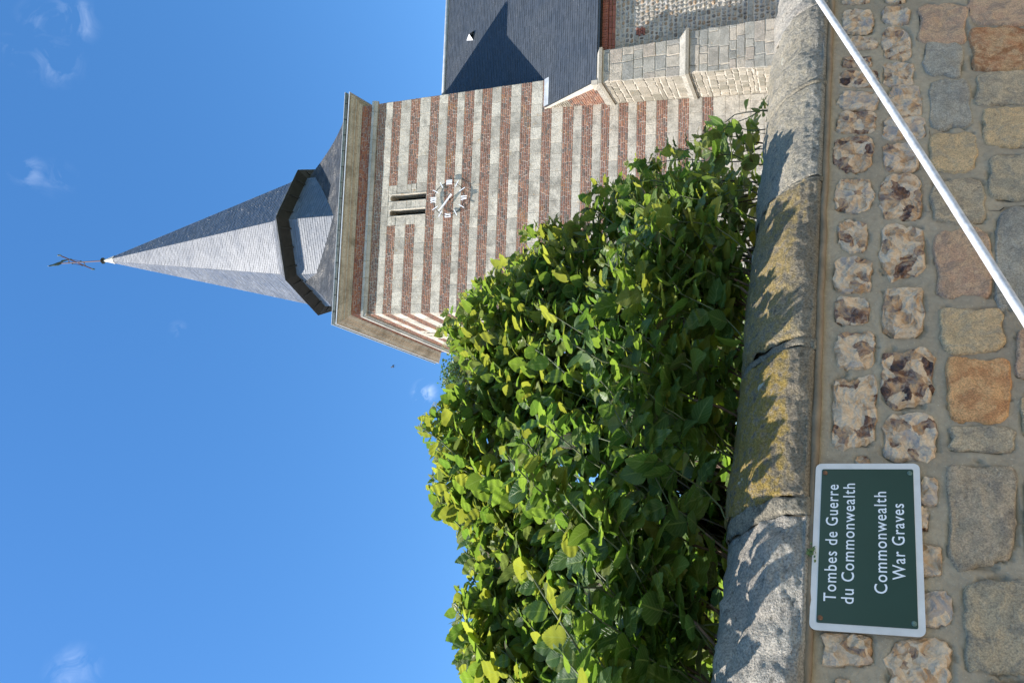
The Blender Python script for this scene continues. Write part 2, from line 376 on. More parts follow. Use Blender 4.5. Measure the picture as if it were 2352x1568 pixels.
def reveal(Pt, n, h):                 # the slit's reveals, its rounded head and the dark belfry behind
    a, b, c, d = h; dp = .55; r = (b-a)/2; cx = (a+b)/2
    loop = [(a, c), (b, c), (b, d-r)] + [(cx + r*math.cos(t*math.pi/8), d-r + r*math.sin(t*math.pi/8)) for t in range(1, 8)] + [(a, d-r)]
    k = len(loop); vs = [Pt(x, z) + n*.006 for x, z in loop] + [Pt(x, z) - n*dp for x, z in loop]
    o = obj('belfry_opening', vs, [(i, (i+1) % k, k+(i+1) % k, k+i) for i in range(k)], M_ash, church)
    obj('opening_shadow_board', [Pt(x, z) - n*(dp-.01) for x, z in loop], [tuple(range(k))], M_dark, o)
    # head spandrels
    for sx in (0, 1):
        x = a if sx == 0 else b; pts = [(x, d-r), (x, d), (cx, d)] + [(cx + (-1 if sx == 0 else 1)*r*math.sin(t*math.pi/16), d-r + r*math.cos(t*math.pi/16)) for t in range(1, 8)]
        obj('arched_head', [Pt(p, q) + n*.006 for p, q in pts], [tuple(range(len(pts)))], M_ash, o)
    # bright splayed arris round the slit
    for x0, x1, w in ((a-.05, a, .03), (b, b+.05, .03)):
        vs, fs = piece(Pt, n, x0, x1, c, d+.03, .02, .01, .001); obj('jamb_moulding', vs, fs, M_ash, o)
for h in HF: reveal(PtF, nm, h)
for h in HLm: reveal(PtL, nl, h)
# string course, cornice, gutter
def string_blocks():
    mb = MB()
    for Pt, n, L in ((PtF, nm, 8.15), (PtL, nl, 7.45)):
        x = -.0
        while x < L:
            e = min(L, x+random.uniform(.5, .95)); e = L if L-e < .25 else e
            a = x - (.10 if x == 0 and Pt is PtF else 0); b = e + (.10 if e == L else 0)
            if Pt is PtL and e == L: b = L+.10
            prof = [(-.03, 17.150), (.045, 17.155), (.06, 17.175), (.100, 17.262), (.120, 17.268), (.120, 17.372), (-.03, 17.39)]
            g = .005
            vs = [Pt(a+g, z)+n*(o+jit(.002)) for o, z in prof] + [Pt(b-g, z)+n*(o+jit(.002)) for o, z in prof]
            k = len(prof); fs = [(i, k+i, k+(i+1) % k, (i+1) % k)[::-1] for i in range(k)] + [tuple(range(k))[::-1], tuple(range(k, 2*k))]
            obj('string_course_block', vs, fs, M_band, church)
            x = e
string_blocks()
corn = sweep([(-.02,17.87),(.045,17.87),(.05,17.90),(.08,17.915),(.10,17.955),(.16,17.99),(.20,18.0),(.225,18.005),(.23,18.05),(.26,18.055),(.30,18.07),(.345,18.11),(.375,18.165),(.40,18.17),(.40,18.20),(.1,18.2)]).build('cornice', M_corn, church)
for Pt, n, L in ((PtF, nm, 8.15), (PtL, nl, 7.45)):      # joints of the cornice stones: thin dark recess strips stand as narrow fillets
    x = .9
    while x < L-.4:
        vs = [Pt(x, z)+n*(o+.002) for o, z in [(.05,17.90),(.10,17.955),(.20,18.0),(.23,18.05),(.30,18.07),(.375,18.165)]] + [Pt(x+.010, z)+n*(o+.002) for o, z in [(.05,17.90),(.10,17.955),(.20,18.0),(.23,18.05),(.30,18.07),(.375,18.165)]]
        obj('joint', vs, [(i, i+1, i+7, i+6) for i in range(5)], M_dark, corn); x += random.uniform(.9, 1.5)
sweep([(.40,18.205),(.455,18.20),(.46,18.185),(.465,18.21),(.46,18.225),(.40,18.225)]).build('zinc_drip', M_drip, church)
sweep([(.10,18.22),(.36,18.23),(.36,18.30),(.30,18.42)]).build('eaves_gap_shade', M_dark, church)  # near-black strip, stands in for the shaded gap under the gutter
gp = [(.395 + .065*math.cos(t*math.pi/8), 18.385 - .085*math.sin(t*math.pi/8)) for t in range(0, 9)]
gut = sweep([(.46, 18.40)] + gp + [(.33, 18.40)]).build('gutter', M_zinc, church, smooth=True)
sweep([(.455,18.392),(.472,18.40),(.472,18.412),(.455,18.412)]).build('gutter_bead', M_drip, gut)
for Pt, n, L in ((PtF, nm, 8.5), (PtL, nl, 7.8)):
    x = .05
    while x < L:
        obj('gutter_bracket', [Pt(x+dx, z)+n*(o+.006) for dx in (0, .03) for o, z in gp], [(i, i+1, i+10, i+9) for i in range(8)], M_dial, gut); x += .62
# ------------------------------------------------------------------ slate covering
slates = Pieces()
def slate_rows(rows, n_out, w, m, P=slates, th=.010):
    """rows: list of (L, R) point pairs from the eave up; slates laid between successive pairs"""
    for i in range(len(rows)-1):
        (La, Ra), (Lb, Rb) = rows[i], rows[i+1]
        d = (Ra-La); W = d.length
        if W < .01: continue
        d /= W; up = ((Lb+Rb)/2 - (La+Ra)/2); nrm = d.cross(up).normalized()
        if nrm.dot(n_out) < 0: nrm = -nrm
        xa = 0; xLb = (Lb-La).dot(d); xRb = (Rb-La).dot(d); upv = up - d*up.dot(d); ov = upv*.25
        x = -w*(.5 if i % 2 else 0) - random.uniform(0, .02)
        while x < W:
            e = x + w + jit(.012); a0, b0 = max(0, x), min(W, e); a1, b1 = min(max(xLb, x), xRb), min(max(xLb, e), xRb)
            x = e
            if b0-a0 < .015 and b1-a1 < .015: continue
            g = .0025; l = th + jit(.004); dz = jit(.006)
            v = [La + d*(a0+g) + nrm*l + upv*dz, La + d*(b0-g) + nrm*l + upv*dz, La + d*(b1-g) + upv + ov + nrm*.001, La + d*(a1+g) + upv + ov + nrm*.001]
            vs = v + [v[0]-nrm*(l+.004), v[1]-nrm*(l+.004)]
            P.add(vs, [(0,1,2,3),(4,5,1,0),(4,0,3),(1,5,2)], (b0-a0)*upv.length, m)
def resample(prof, step):              # (r, z) profile -> evenly spaced points
    out = [prof[0]]; acc = 0
    for (a, b), (c, d) in zip(prof, prof[1:]):
        L = math.hypot(c-a, d-b); k = step-acc
        while k <= L:
            out.append((a+(c-a)*k/L, b+(d-b)*k/L)); k += step
        acc = L-(k-step)
    return out
SK = [(.42,18.40),(.20,18.49),(-.0,18.63),(-.20,18.82),(-.45,19.10),(-.69,19.43),(-.95,19.83),(-1.2,20.25),(-1.5,20.79),(-1.77,21.32),(-2.1,22.0)]
skb = sweep([(o-.012, z-.01) for o, z in SK]).build('roof_skirt', M_skirt, church)
ctr = T(3.9, -3.68, 0)
pr = resample(SK, .115)
rings = [ring(o, z) for o, z in pr]
for j, n in ((0, nm), (3, nl), (1, rn_)):
    rows = [(r[j], r[(j+1) % 4]) for r in rings]
    slate_rows(rows, n + V((0, 0, .7)), .19, M_skirt)
# octagonal drum and spire
PHI = .07
def octo(r, z, k, c=None): 
    th = PHI + k*math.pi/4; b = c or ctr
    return V((b.x, b.y, 0)) + (nm*math.cos(th) + dm*math.sin(th))*r + V((0, 0, z))
RD = 2.98
mb = MB(); 
for k in range(8): mb.add([octo(RD-.01,19,k), octo(RD-.01,19,k+1), octo(RD-.01,21.65,k+1), octo(RD-.01,21.65,k)], [(0,1,2,3)])
drum = mb.build('spire_drum', M_slate, church)
for k in range(8):
    a = (octo(1, 0, k)+octo(1, 0, k+1))/2 - V((ctr.x, ctr.y, 0))
    rows = [(octo(RD, 19.0+i*.115, k), octo(RD, 19.0+i*.115, k+1)) for i in range(24)]
    if k in (7, 6, 0, 1, 5, 2): slate_rows(rows, a, .20, M_slate)
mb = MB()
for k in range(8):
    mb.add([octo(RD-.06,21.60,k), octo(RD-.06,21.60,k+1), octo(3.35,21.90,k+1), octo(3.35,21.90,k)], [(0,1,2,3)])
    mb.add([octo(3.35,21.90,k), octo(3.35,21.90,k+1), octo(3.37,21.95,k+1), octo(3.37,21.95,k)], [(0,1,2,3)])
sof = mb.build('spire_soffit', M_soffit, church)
for k in range(8):                       # bracket boards under the soffit
    for f in (.17, .5, .83):
        a = octo(RD,21.61,k).lerp(octo(RD,21.61,k+1), f); b = octo(3.33,21.90,k).lerp(octo(3.33,21.90,k+1), f)
        d = (octo(1,0,k+1)-octo(1,0,k)).normalized()*.03
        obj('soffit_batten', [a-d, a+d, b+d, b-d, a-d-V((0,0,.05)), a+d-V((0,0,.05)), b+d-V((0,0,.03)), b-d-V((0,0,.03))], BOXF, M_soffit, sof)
top = T(3.62, -3.65, 0)
SP = [(3.40,21.95),(3.16,22.13),(2.98,22.34),(2.86,22.60),(.19,34.85)]
def cz(z): return ctr.lerp(top, max(0, min(1, (z-22.6)/13.1)))
mb = MB()
for (ra, za), (rb, zb) in zip(SP, SP[1:]):
    for k in range(8): mb.add([octo(ra-.015,za,k,cz(za)), octo(ra-.015,za,k+1,cz(za)), octo(rb-.015,zb,k+1,cz(zb)), octo(rb-.015,zb,k,cz(zb))], [(0,1,2,3)])
spire = mb.build('spire', M_slate, church)
spr = resample(SP, .118)
for k in range(8):
    a = (octo(1, 0, k)+octo(1, 0, k+1))/2 - V((ctr.x, ctr.y, 0)) + V((0, 0, .3))
    rows = [(octo(r, z, k, cz(z)), octo(r, z, k+1, cz(z))) for r, z in spr]
    if k in (3, 4): rows = rows[::1]
    slate_rows(rows, a, .205, M_slate)
mb = MB()
CP = [(.225,34.80),(.12,35.25),(.03,35.72)]
for (ra, za), (rb, zb) in zip(CP, CP[1:]):
    for k in range(8): mb.add([octo(ra,za,k,cz(za)), octo(ra,za,k+1,cz(za)), octo(rb,zb,k+1,cz(zb)), octo(rb,zb,k,cz(zb))], [(0,1,2,3)])
mb.build('spire_cap', M_lead, church)
# weather vane
A = top + V((0, 0, 35.7))
vane = empty('weather_vane', A, 'rusty iron cross with a green metal cockerel on the tip of the slate spire', 'weather vane')
vs, fs = tube([A+V((0,0,-.05)), A+V((0,0,.02)), A+V((0,0,.10))], [.05, .17, .05], 8); obj('collar', vs, fs, M_dial, vane)
vs, fs = tube([A, A+V((0,0,3.15))], [.035, .028], 6); obj('pole', vs, fs, M_iron, vane)
adir = (nm*.985 + dm*.17).normalized()
cc = A + V((0,0,1.95))
vs, fs = tube([cc-adir*.92, cc+adir*.92], [.03, .03], 6); obj('cross_arm', vs, fs, M_iron, vane)
for s in (-1, 1):
    e = cc + adir*.92*s
    for q in (-1, 0, 1):
        d = (adir*s + V((0,0,q*.9))).normalized()
        vs, fs = tube([e, e+d*.10, e+d*.17], [.02, .045, .008], 6); obj('fleuron', vs, fs, M_copper, vane)
for sx in (-1, 1):
    for sz in (-1, 1):
        pts = [cc + adir*sx*(.10+.32*math.sin(t*math.pi/2/6)) + V((0,0,sz*(.10+.34*(1-math.sin(t*math.pi/2/6)) ))) for t in range(7)]
        vs, fs = tube(pts, [.016]*7, 5); obj('scroll', vs, fs, M_iron, vane)
        for p in (pts[0], pts[-1]):
            vs, fs = tube([p-V((0,0,.05)), p, p+V((0,0,.05))], [.01, .05, .01], 6); obj('rosette', vs, fs, M_copper, vane)
# cockerel: lofted body with tail, head, comb
ck = A + V((0,0,3.2)); cd = (adir*.8 - dm*.6).normalized()
st = [(-.42,.34,.02,.10),(-.30,.26,.03,.13),(-.18,.13,.05,.11),(-.05,.06,.08,.10),(.08,.06,.09,.11),(.18,.12,.07,.10),(.26,.24,.045,.07),(.30,.33,.04,.05),(.35,.37,.03,.035),(.42,.36,.006,.008)]
vs = []; n8 = 8
side = cd.cross(V((0,0,1)))
for (x, z, wy, wz) in st:
    for j in range(n8):
        th = 2*math.pi*j/n8; vs.append(ck + cd*x + V((0,0,z + wz*math.sin(th))) + side*wy*math.cos(th))
fs = [(i*n8+j, i*n8+(j+1) % n8, (i+1)*n8+(j+1) % n8, (i+1)*n8+j) for i in range(len(st)-1) for j in range(n8)] + [tuple(range(n8))[::-1], tuple(range((len(st)-1)*n8, len(st)*n8))]
cock = obj('cockerel', vs, fs, M_copper, vane, smooth=True)
obj('comb', boxv(ck+cd*.27+V((0,0,.38))-side*.01, cd*.12, side*.02, V((0,0,.08))), BOXF, M_copper, cock)
for q in range(3):
    vs, fs = tube([ck-cd*.35+V((0,0,.3)), ck-cd*(.5+.04*q)+V((0,0,.45-.12*q)), ck-cd*(.62+.03*q)+V((0,0,.30-.2*q))], [.05,.04,.01], 5); obj('tail_feather', vs, fs, M_copper, cock)
# ------------------------------------------------------------------ clock
CK = T(4.14, .09, 13.91); RC = .615
clock = empty('tower_clock', CK, 'open clock of white bars and Roman numerals on the striped tower', 'clock')
up = V((0,0,1))
def cpt(r, th, o=0.): return CK + dm*r*math.sin(th) + up*r*math.cos(th) + nm*o
vs, fs = tube([cpt(RC, 2*math.pi*i/48) for i in range(49)], [.014]*49, 6, False); obj('dial_ring', vs, fs, M_dial, clock, smooth=True)
def bar(a, b, w, name, par, m=M_white, o=.012, w2=None):
    d = (b-a).normalized(); s = d.cross(nm).normalized(); w2 = w2 or w
    v = [a-s*w/2, a+s*w/2, b+s*w2/2, b-s*w2/2]; v = [p+nm*(o-.012) for p in v] + [p+nm*o for p in v]
    return obj(name, v, BOXF, m, par)
ROM = {0: 'XII', 3: 'III', 6: 'VI', 9: 'IX'}
for h in range(12):
    th = h*math.pi/6
    if h not in ROM: bar(cpt(RC-.125, th, .02), cpt(RC+.125, th, .02), .029, 'hour_bar', clock); continue
    s = ROM[h]; wd = {'I': .062, 'X': .105, 'V': .10}; tot = sum(wd[c] for c in s); x = -tot/2
    for c in s:      # numerals stand upright, as on the tower
        b0 = cpt(RC, th, .02); z0 = b0 - up*.118; z1 = b0 + up*.118
        cxm = x + wd[c]/2
        if c == 'I': bar(z0+dm*cxm, z1+dm*cxm, .040, 'numeral_stroke', clock)
        elif c == 'X':
            bar(z0+dm*(cxm-.04), z1+dm*(cxm+.04), .036, 'numeral_stroke', clock); bar(z0+dm*(cxm+.04), z1+dm*(cxm-.04), .018, 'numeral_stroke', clock, o=.018)
        else:
            bar(z0+dm*cxm, z1+dm*(cxm-.04), .036, 'numeral_stroke', clock); bar(z0+dm*cxm, z1+dm*(cxm+.04), .018, 'numeral_stroke', clock, o=.018)
        x += wd[c]
thm = math.radians(-50)
bar(cpt(.20, thm+math.pi, .05), cpt(.0, thm, .05), .085, 'minute_hand_tail', clock, w2=.055)
bar(cpt(.0, thm, .05), cpt(.56, thm, .05), .055, 'minute_hand', clock, w2=.05)
thh = math.radians(-52); bar(cpt(.0, thh, .035), cpt(.34, thh, .035), .07, 'hour_hand', clock)
vs, fs = tube([CK-nm*.09, CK+nm*.06], [.03, .025], 10); obj('spindle', vs, fs, M_dial, clock)
for a in (.785, 2.356, 3.927, 5.498):
    vs, fs = tube([cpt(RC, a), cpt(RC, a, -.09)], [.008, .008], 5); obj('bracket', vs, fs, M_dial, clock)
# ------------------------------------------------------------------ nave
def roofz(o): return 10.38 - o*(10.38-8.11)/1.48
slope_n = (nm*(10.38-8.11)/1.48 + V((0,0,1))).normalized()
SR = 17.0
roof = obj('nave_roof', [T(7.17,1.48,roofz(1.48)-.02), T(SR,1.48,roofz(1.48)-.02), T(SR,-3.98,roofz(-3.98)-.02), T(8.3,-3.98,roofz(-3.98)-.02), T(8.1,-.0,roofz(0)-.02), T(7.17,.0,roofz(0)-.02),
      T(7.17,1.48,roofz(1.48)-.10), T(SR,1.48,roofz(1.48)-.10), T(SR,-3.98,roofz(-3.98)-.3), T(8.3,-3.98,roofz(-3.98)-.3), T(8.1,-.0,roofz(0)-.10), T(7.17,.0,roofz(0)-.10)],
      [(0,1,2,3,4,5),(11,10,9,8,7,6),(0,6,7,1),(5,11,6,0)], M_nslate, church)
nsl = Pieces()
o = 1.50; rows = []
step = .118*math.cos(math.atan(1.534))
while o > -3.95:
    s0 = 7.17 if o > 0 else 8.16 + .07*(-o); rows.append((T(s0, o, roofz(o)), T(SR, o, roofz(o)))); o -= step
slate_rows(rows, slope_n, .22, M_nslate)
tr = (T(0,-1,roofz(-1)) - T(0,0,roofz(0))).normalized()
def strip(name, a, b, w, h, m, par, nrm=slope_n):   # thin bar laid on the roof
    d = (b-a).normalized(); s = nrm.cross(d).normalized()*w
    return obj(name, boxv(a, b-a, s, nrm*h), BOXF, m, par)
strip('verge_mortar', T(7.10,1.50,roofz(1.50)-.02), T(7.10,-.0,roofz(0)-.02), .035, .03, M_mortw, roof, -slope_n) 
obj('flashing', boxv(T(7.20,.14,roofz(.14)+.012), dm*.98, T(0,0,roofz(0))-T(0,.14,roofz(.14)), slope_n*.012), BOXF, M_lead2, roof)
vs, fs = tube([T(8.45,-3.98,roofz(-3.98)+.0), T(SR,-3.98,roofz(-3.98)+.0)], [.11,.11], 10); obj('ridge', vs, fs, M_lead2, roof, smooth=True)
obj('nave_roof_back', [T(8.45,-4.0,roofz(-3.98)-.02), T(SR,-4.0,roofz(-3.98)-.02), T(SR,-9.5,8.0), T(8.45,-9.5,8.0)], [(0,1,2,3)], M_nslate, church)
hp = T(11.84,-2.73,roofz(-2.73))        # small triangular vent
hs = dm*.20; hb = T(11.84,-3.02,roofz(-3.02)) - hp; hn = slope_n
apex = hp + hn*.22
obj('roof_vent', [hp-hs+hn*.012, hp+hs+hn*.012, apex, hp+hb+hn*.012], [(0,2,3),(2,1,3)], M_drip, roof)
# eave fascia and brick cornice of the nave
OW = 1.12
obj('eave_board', boxv(T(8.0,OW,8.0), dm*(SR-8.0), nm*.30, V((0,0,.10))), BOXF, M_dark, roof)
eb = Pieces()
for (z0, z1, oo) in ((7.70,7.80,.07),(7.81,8.00,.13),(7.59,7.69,.035)):
    x = 8.02
    while x < SR-.1:
        w = .085 if z1-z0 > .12 else .2
        vs, fs = piece(lambda s, z: T(s, OW, z), nm, x+.005, x+w-.005, z0+.004, z1-.004, oo, .008, .003); eb.add(vs, fs, w*(z1-z0), M_brick3); x += w
eb.build('eaves_brick', 'eaves_bricks', M_brick3, church, 160)
# nave wall of flint and rubble
nwall = obj('nave_wall', boxv(T(7.4,OW-.6,CH_Z), dm*(SR-7.4), nm*.6, V((0,0,8.0-CH_Z))), BOXF, M_mortn, church)
fl = Pieces()
def blob(Pt, n, cx, cz, rx, rz, h, seg=9, rg=2, sq=.7):
    ph = random.random()*6.28; vs = []; fs = []
    rr = [1+jit(.17) for _ in range(seg)]
    for i in range(rg):
        f = 1 - .38*i; hh = h*(0 if i == 0 else .8)
        for j in range(seg):
            th = ph + 2*math.pi*j/seg; c, s = math.cos(th), math.sin(th)
            k = (abs(c)**(2/sq*.7) + abs(s)**(2/sq*.7))**(-.7*sq/1.4) if False else 1/(max(abs(c), abs(s))**.45)
            vs.append(Pt(cx + rx*f*c*k*rr[j], cz + rz*f*s*k*rr[j]) + n*(hh-.004*(i == 0)+jit(h*.15)*(i > 0)))
    vs.append(Pt(cx, cz) + n*h)
    for i in range(rg-1):
        for j in range(seg): fs.append((i*seg+j, i*seg+(j+1) % seg, (i+1)*seg+(j+1) % seg, (i+1)*seg+j))
    for j in range(seg): fs.append(((rg-1)*seg+j, (rg-1)*seg+(j+1) % seg, rg*seg))
    return vs, fs
z = 7.58
while z > 1.2:
    h = random.uniform(.13, .18); x = 8.0+random.uniform(0, .1)
    while x < 13.2:
        if 3.35 < z < 3.62: w = random.uniform(.5, .8)
        else: w = random.uniform(.09, .2)
        Pn = lambda s, q: T(s, OW, q)
        if 3.35 < z < 3.62 and False: pass
        r = random.random()
        if w > .45 or (x < 8.5 and r < .6):
            w = max(w, .2); vs, fs = piece(Pn, nm, x+.01, x+w-.012, z-h+.01, z-.01, .02, .02, .012); fl.add(vs, fs, w*h, M_grey)
        elif r < .12:
            vs, fs = piece(Pn, nm, x+.01, x+w-.012, z-h+.012, z-.012, .03, .02, .012); fl.add(vs, fs, w*h, M_grey)
        else:
            vs, fs = blob(Pn, nm, x+w/2, z-h/2+jit(.01), w*.42, h*.40*random.uniform(.75, 1), random.uniform(.025, .05)); fl.add(vs, fs, w*h, M_flintfar)
        x += w
    z -= h
for (x, z) in ((8.9,6.95),):
    pass
for r in range(4):
    for c_ in range(2):
        vs, fs = piece(lambda s, q: T(s, OW, q), nm, 8.62+c_*.12+.04*(r % 2), 8.73+c_*.12+.04*(r % 2), 6.62+r*.072, 6.68+r*.072, .055, .008); obj('brick', vs, fs, M_brick3, nwall)
fl.build('wall_flint', 'wall_flints', M_flintfar, nwall, 300)
# ------------------------------------------------------------------ buttress at the nave's corner
butt = obj('buttress', [T(7.03,-.05,CH_Z)], [], M_mortw, church) if False else None
def prism(name, poly, s0, s1, m, par):     # poly in (o, z), extruded along s (s0, s1 may lean)
    k = len(poly); vs = [T(s0(z), o, z) for o, z in poly] + [T(s1(z), o, z) for o, z in poly]
    return obj(name, vs, [tuple(range(k))[::-1], tuple(range(k, 2*k))] + [(i, (i+1) % k, k+(i+1) % k, k+i) for i in range(k)], m, par)
bl = lambda z: 7.12 - .055*(10.4-z); OU, OD = 1.70, 1.84
br = lambda z: 8.03 if z > 5.3 else 8.14
sh = .006
butt = prism('buttress', [(0.001,CH_Z),(OD-sh,CH_Z),(OD-sh,5.2),(OU-sh,5.42),(OU-sh,7.85),(1.35,8.15),(0.001,roofz(0)-.25)][:5] + [(OU-sh,7.85),(1.30,8.28),(0.001,10.25)], lambda z: bl(z)+sh, lambda z: br(z)-sh, M_mortw, church)
bs = Pieces()
PB = lambda oo: (lambda s, z: T(s, oo, z))
def rubble(P, Pt, n, x0, x1, z0, z1, rh, rl, m, proud=.012, J=.012, gap=.022):
    z = z0
    while z < z1-.03:
        h = random.uniform(*rh); e = min(z1, z+h); e = z1 if z1-e < rh[0]*.5 else e
        a = x0(z) if callable(x0) else x0; b = x1(z) if callable(x1) else x1
        course(P, Pt, n, a, b, z, e, rl[0], rl[1], gap, proud, .012, J, m); z = e
rubble(bs, PB(OD), nm, lambda z: bl(z)+.0, 8.14, CH_Z, 5.10, (.20,.36), (.20,.70), M_grey, .016, .016)
rubble(bs, PB(OU), nm, lambda z: bl(z)+.0, 8.03, 5.42, 7.78, (.22,.42), (.20,.66), M_grey, .016, .016)
nside = (-dm + V((0,0,.055))).normalized()
PS = lambda x, z: T(bl(z), x, z)
rubble(bs, PS, -dm, 0.0, OD-.01, CH_Z, 5.10, (.11,.28), (.10,.36), M_rubble, .012, .02, .032)
rubble(bs, PS, -dm, 0.0, OU-.01, 5.32, 7.78, (.16,.40), (.14,.62), M_rubble, .012, .022, .035)
z = 8.10
while z < 10.1:                     # brick patch under the verge, laid at a slant
    x1 = max(0, min(1.40, (10.30-z)/1.534))
    zz = min(z+.075, 10.2)
    if x1 > .12:
        if z < 9.3: course(bricks, PS, -dm, .03, x1-.10, z, zz, .12, .22, .014, .010, .008, .010, M_brick)
        else: course(bs, PS, -dm, .03, x1-.06, z, zz, .14, .24, .014, .010, .01, .008, M_rubble)
    z += .078
# drip mouldings and weatherings
def mould(z, oo, m=M_rubble):
    pts = [(0.0, z-.10), (0.0, z), (0,0)]
    obj('drip_mould', boxv(T(bl(z)-.07, -.0, z-.09), dm*(br(z)+.07-bl(z)+.07), nm*(oo+.08), V((0,0,.10))), BOXF, M_rubble, butt)
mould(7.92, OU); mould(5.20, OD)
prism('weathering', [(0.0,5.20),(OD+.07,5.20),(OU,5.43),(0.0,5.43)], lambda z: bl(z)-.05+.05*(z > 5.3), lambda z: 8.18-.15*(z > 5.3), M_grey, butt)
prism('weathering', [(0.0,7.92),(OU+.06,7.92),(1.38,8.12),(0.0,8.12)], lambda z: bl(z)-.05, lambda z: 8.10-.05*(z > 8), M_grey, butt)
obj('mortar_fillet', boxv(T(bl(8.0)-.04,1.25,8.0), dm*.16, nm*.4, V((0,0,.2))), BOXF, M_mortw, butt)
bs.build('buttress_stone', 'buttress_stones', M_grey, butt, 300)
bricks.build('brick', 'bricks', M_brick, wall, 300)
blocks.build('stone_block', 'stone_blocks', M_ash, wall, 300)
slates.build('slate', 'slates', M_slate, church, 300)
# ------------------------------------------------------------------ churchyard wall frame
WD = V((.81258654, .58192388, -.03267579)).normalized(); NW = V((.58223479, -.81302069, 0)).normalized(); WU = V((.02656609, .01902498, .999466)).normalized()
WO = V((-.51211, 2.03339, 1.48563))
def Wp(a, h, o=0.): return WO + WD*a + WU*h + NW*o
def wc(x, y, off=0.):
    q = onplane(x, y, WO + NW*off, NW) - WO; return q.dot(WD), q.dot(WU)
# raised churchyard behind the wall
cy = []
for i in range(-30, 31):
    a = i*4.0
    for b_, zz in ((.30, -.6), (.32, -.02), (2.0, -.08), (8.0, 0), (160, 0)):
        p = WO + WD*a - NW*b_; cy.append(V((p.x, p.y, (p.z-1.4856)*(1 if b_ < 5 else 0) + (1.45 if b_ < 5 else 1.0) + zz - (.45 if 1 < b_ < 5 else 0))))
tag(obj('churchyard_gravel', cy, [(i*5+j, (i+1)*5+j, (i+1)*5+j+1, i*5+j+1) for i in range(60) for j in range(4)], M_gravel), kind='structure')  # unseen gravel ground, beige to keep its bounced light neutral
pv = [WO + WD*a + NW*b_ for a in (-60, 60) for b_ in (.0, 1.6)]
tag(obj('pavement', [V((p.x, p.y, .02)) for p in pv], [(0,1,3,2)], M_pave), kind='structure')
rv = [WO + WD*a + NW*b_ for a in (-60, 60) for b_ in (1.7, 8.0)]
tag(obj('road', [V((p.x, p.y, -.10 + .096)) for p in rv], [(0,1,3,2)], M_asph), kind='structure')
kv = WO + WD*-60 + NW*1.6; obj_k = obj('kerb', boxv(V((kv.x, kv.y, -.1)), V((WD.x, WD.y, 0))*120, V((NW.x, NW.y, 0))*.1, V((0,0,.16))), BOXF, M_grey); tag(obj_k, kind='structure')
gwall = empty('churchyard_wall', Wp(.6, -1.3, 0), 'low garden wall of mottled flints and squared sandstone under a rounded mossy coping', 'wall')
M_wm = None
def wall_mortar():
    m, t, b = new_mat('cement_pointing')
    n1 = noise_n(t, 3.2, 7, .6, .5); n2 = noise_n(t, 60, 4, .7); n3 = noise_n(t, 210, 2, .6)
    c = mixn(t, ramp(t, n1, [(.35, 0.), (.68, 1.)]), (0.335,0.263,0.179), (0.461,0.367,0.251))
    c = mixn(t, mathn(t, 'MULTIPLY', ramp(t, n3, [(.66, 0.), (.72, 1.)]), .6), c, (0.634,0.546,0.412))
    c = mixn(t, .5, c, ramp(t, n2, [(.3, .55), (.65, 1.)]), 'MULTIPLY')
    setc(t, b, c); b.inputs['Roughness'].default_value = .95; b.inputs['Specular IOR Level'].default_value = .15
    bump(t, b, mathn(t, 'ADD', n2, mathn(t, 'MULTIPLY', n3, .4)), .6, .006); return m
M_wm = wall_mortar()
def flint_mat():
    m, t, b = new_mat('knapped_flint')
    g = N(t, 'ShaderNodeNewGeometry'); oi = N(t, 'ShaderNodeObjectInfo')
    n0 = N(t, 'ShaderNodeTexNoise'); n0.inputs['Scale'].default_value = 14; n0.inputs['Detail'].default_value = 5; t.links.new(g.outputs['Position'], n0.inputs['Vector'])
    va = N(t, 'ShaderNodeVectorMath', operation='SCALE'); t.links.new(n0.outputs['Color'], va.inputs[0]); va.inputs['Scale'].default_value = .07
    vb = N(t, 'ShaderNodeVectorMath', operation='ADD'); t.links.new(g.outputs['Position'], vb.inputs[0]); t.links.new(va.outputs[0], vb.inputs[1])
    vo = N(t, 'ShaderNodeTexVoronoi'); vo.inputs['Scale'].default_value = 26; t.links.new(vb.outputs[0], vo.inputs['Vector'])
    sep = N(t, 'ShaderNodeSeparateColor'); t.links.new(vo.outputs['Color'], sep.inputs[0])
    nb = noise_n(t, 26, 4, .65, 1.2, vb.outputs[0])
    sh_ = mathn(t, 'ADD', mathn(t, 'ADD', mathn(t, 'MULTIPLY', sep.outputs[0], .42), mathn(t, 'MULTIPLY', nb, .75)), mathn(t, 'MULTIPLY', mathn(t, 'SUBTRACT', oi.outputs['Random'], .5), .22))
    c = ramp(t, sh_, [(.25, (0.049,0.019,0.009)), (.33, (0.157,0.057,0.021)), (.40, (0.290,0.185,0.121)), (.47, (0.459,0.257,0.117)), (.55, (0.555,0.371,0.221)), (.70, (0.725,0.525,0.334)), (.84, (0.435,0.330,0.251))])
    c = mixn(t, .4, c, ramp(t, noise_n(t, 150, 3, .7), [(.3, .5), (.65, 1.)]), 'MULTIPLY')
    setc(t, b, c); b.inputs['Roughness'].default_value = .38; b.inputs['Specular IOR Level'].default_value = .5
    bump(t, b, mathn(t, 'ADD', mathn(t, 'MULTIPLY', vo.outputs['Distance'], 1.2), mathn(t, 'MULTIPLY', nb, 1.4)), .75, .010); return m
M_flint = flint_mat()
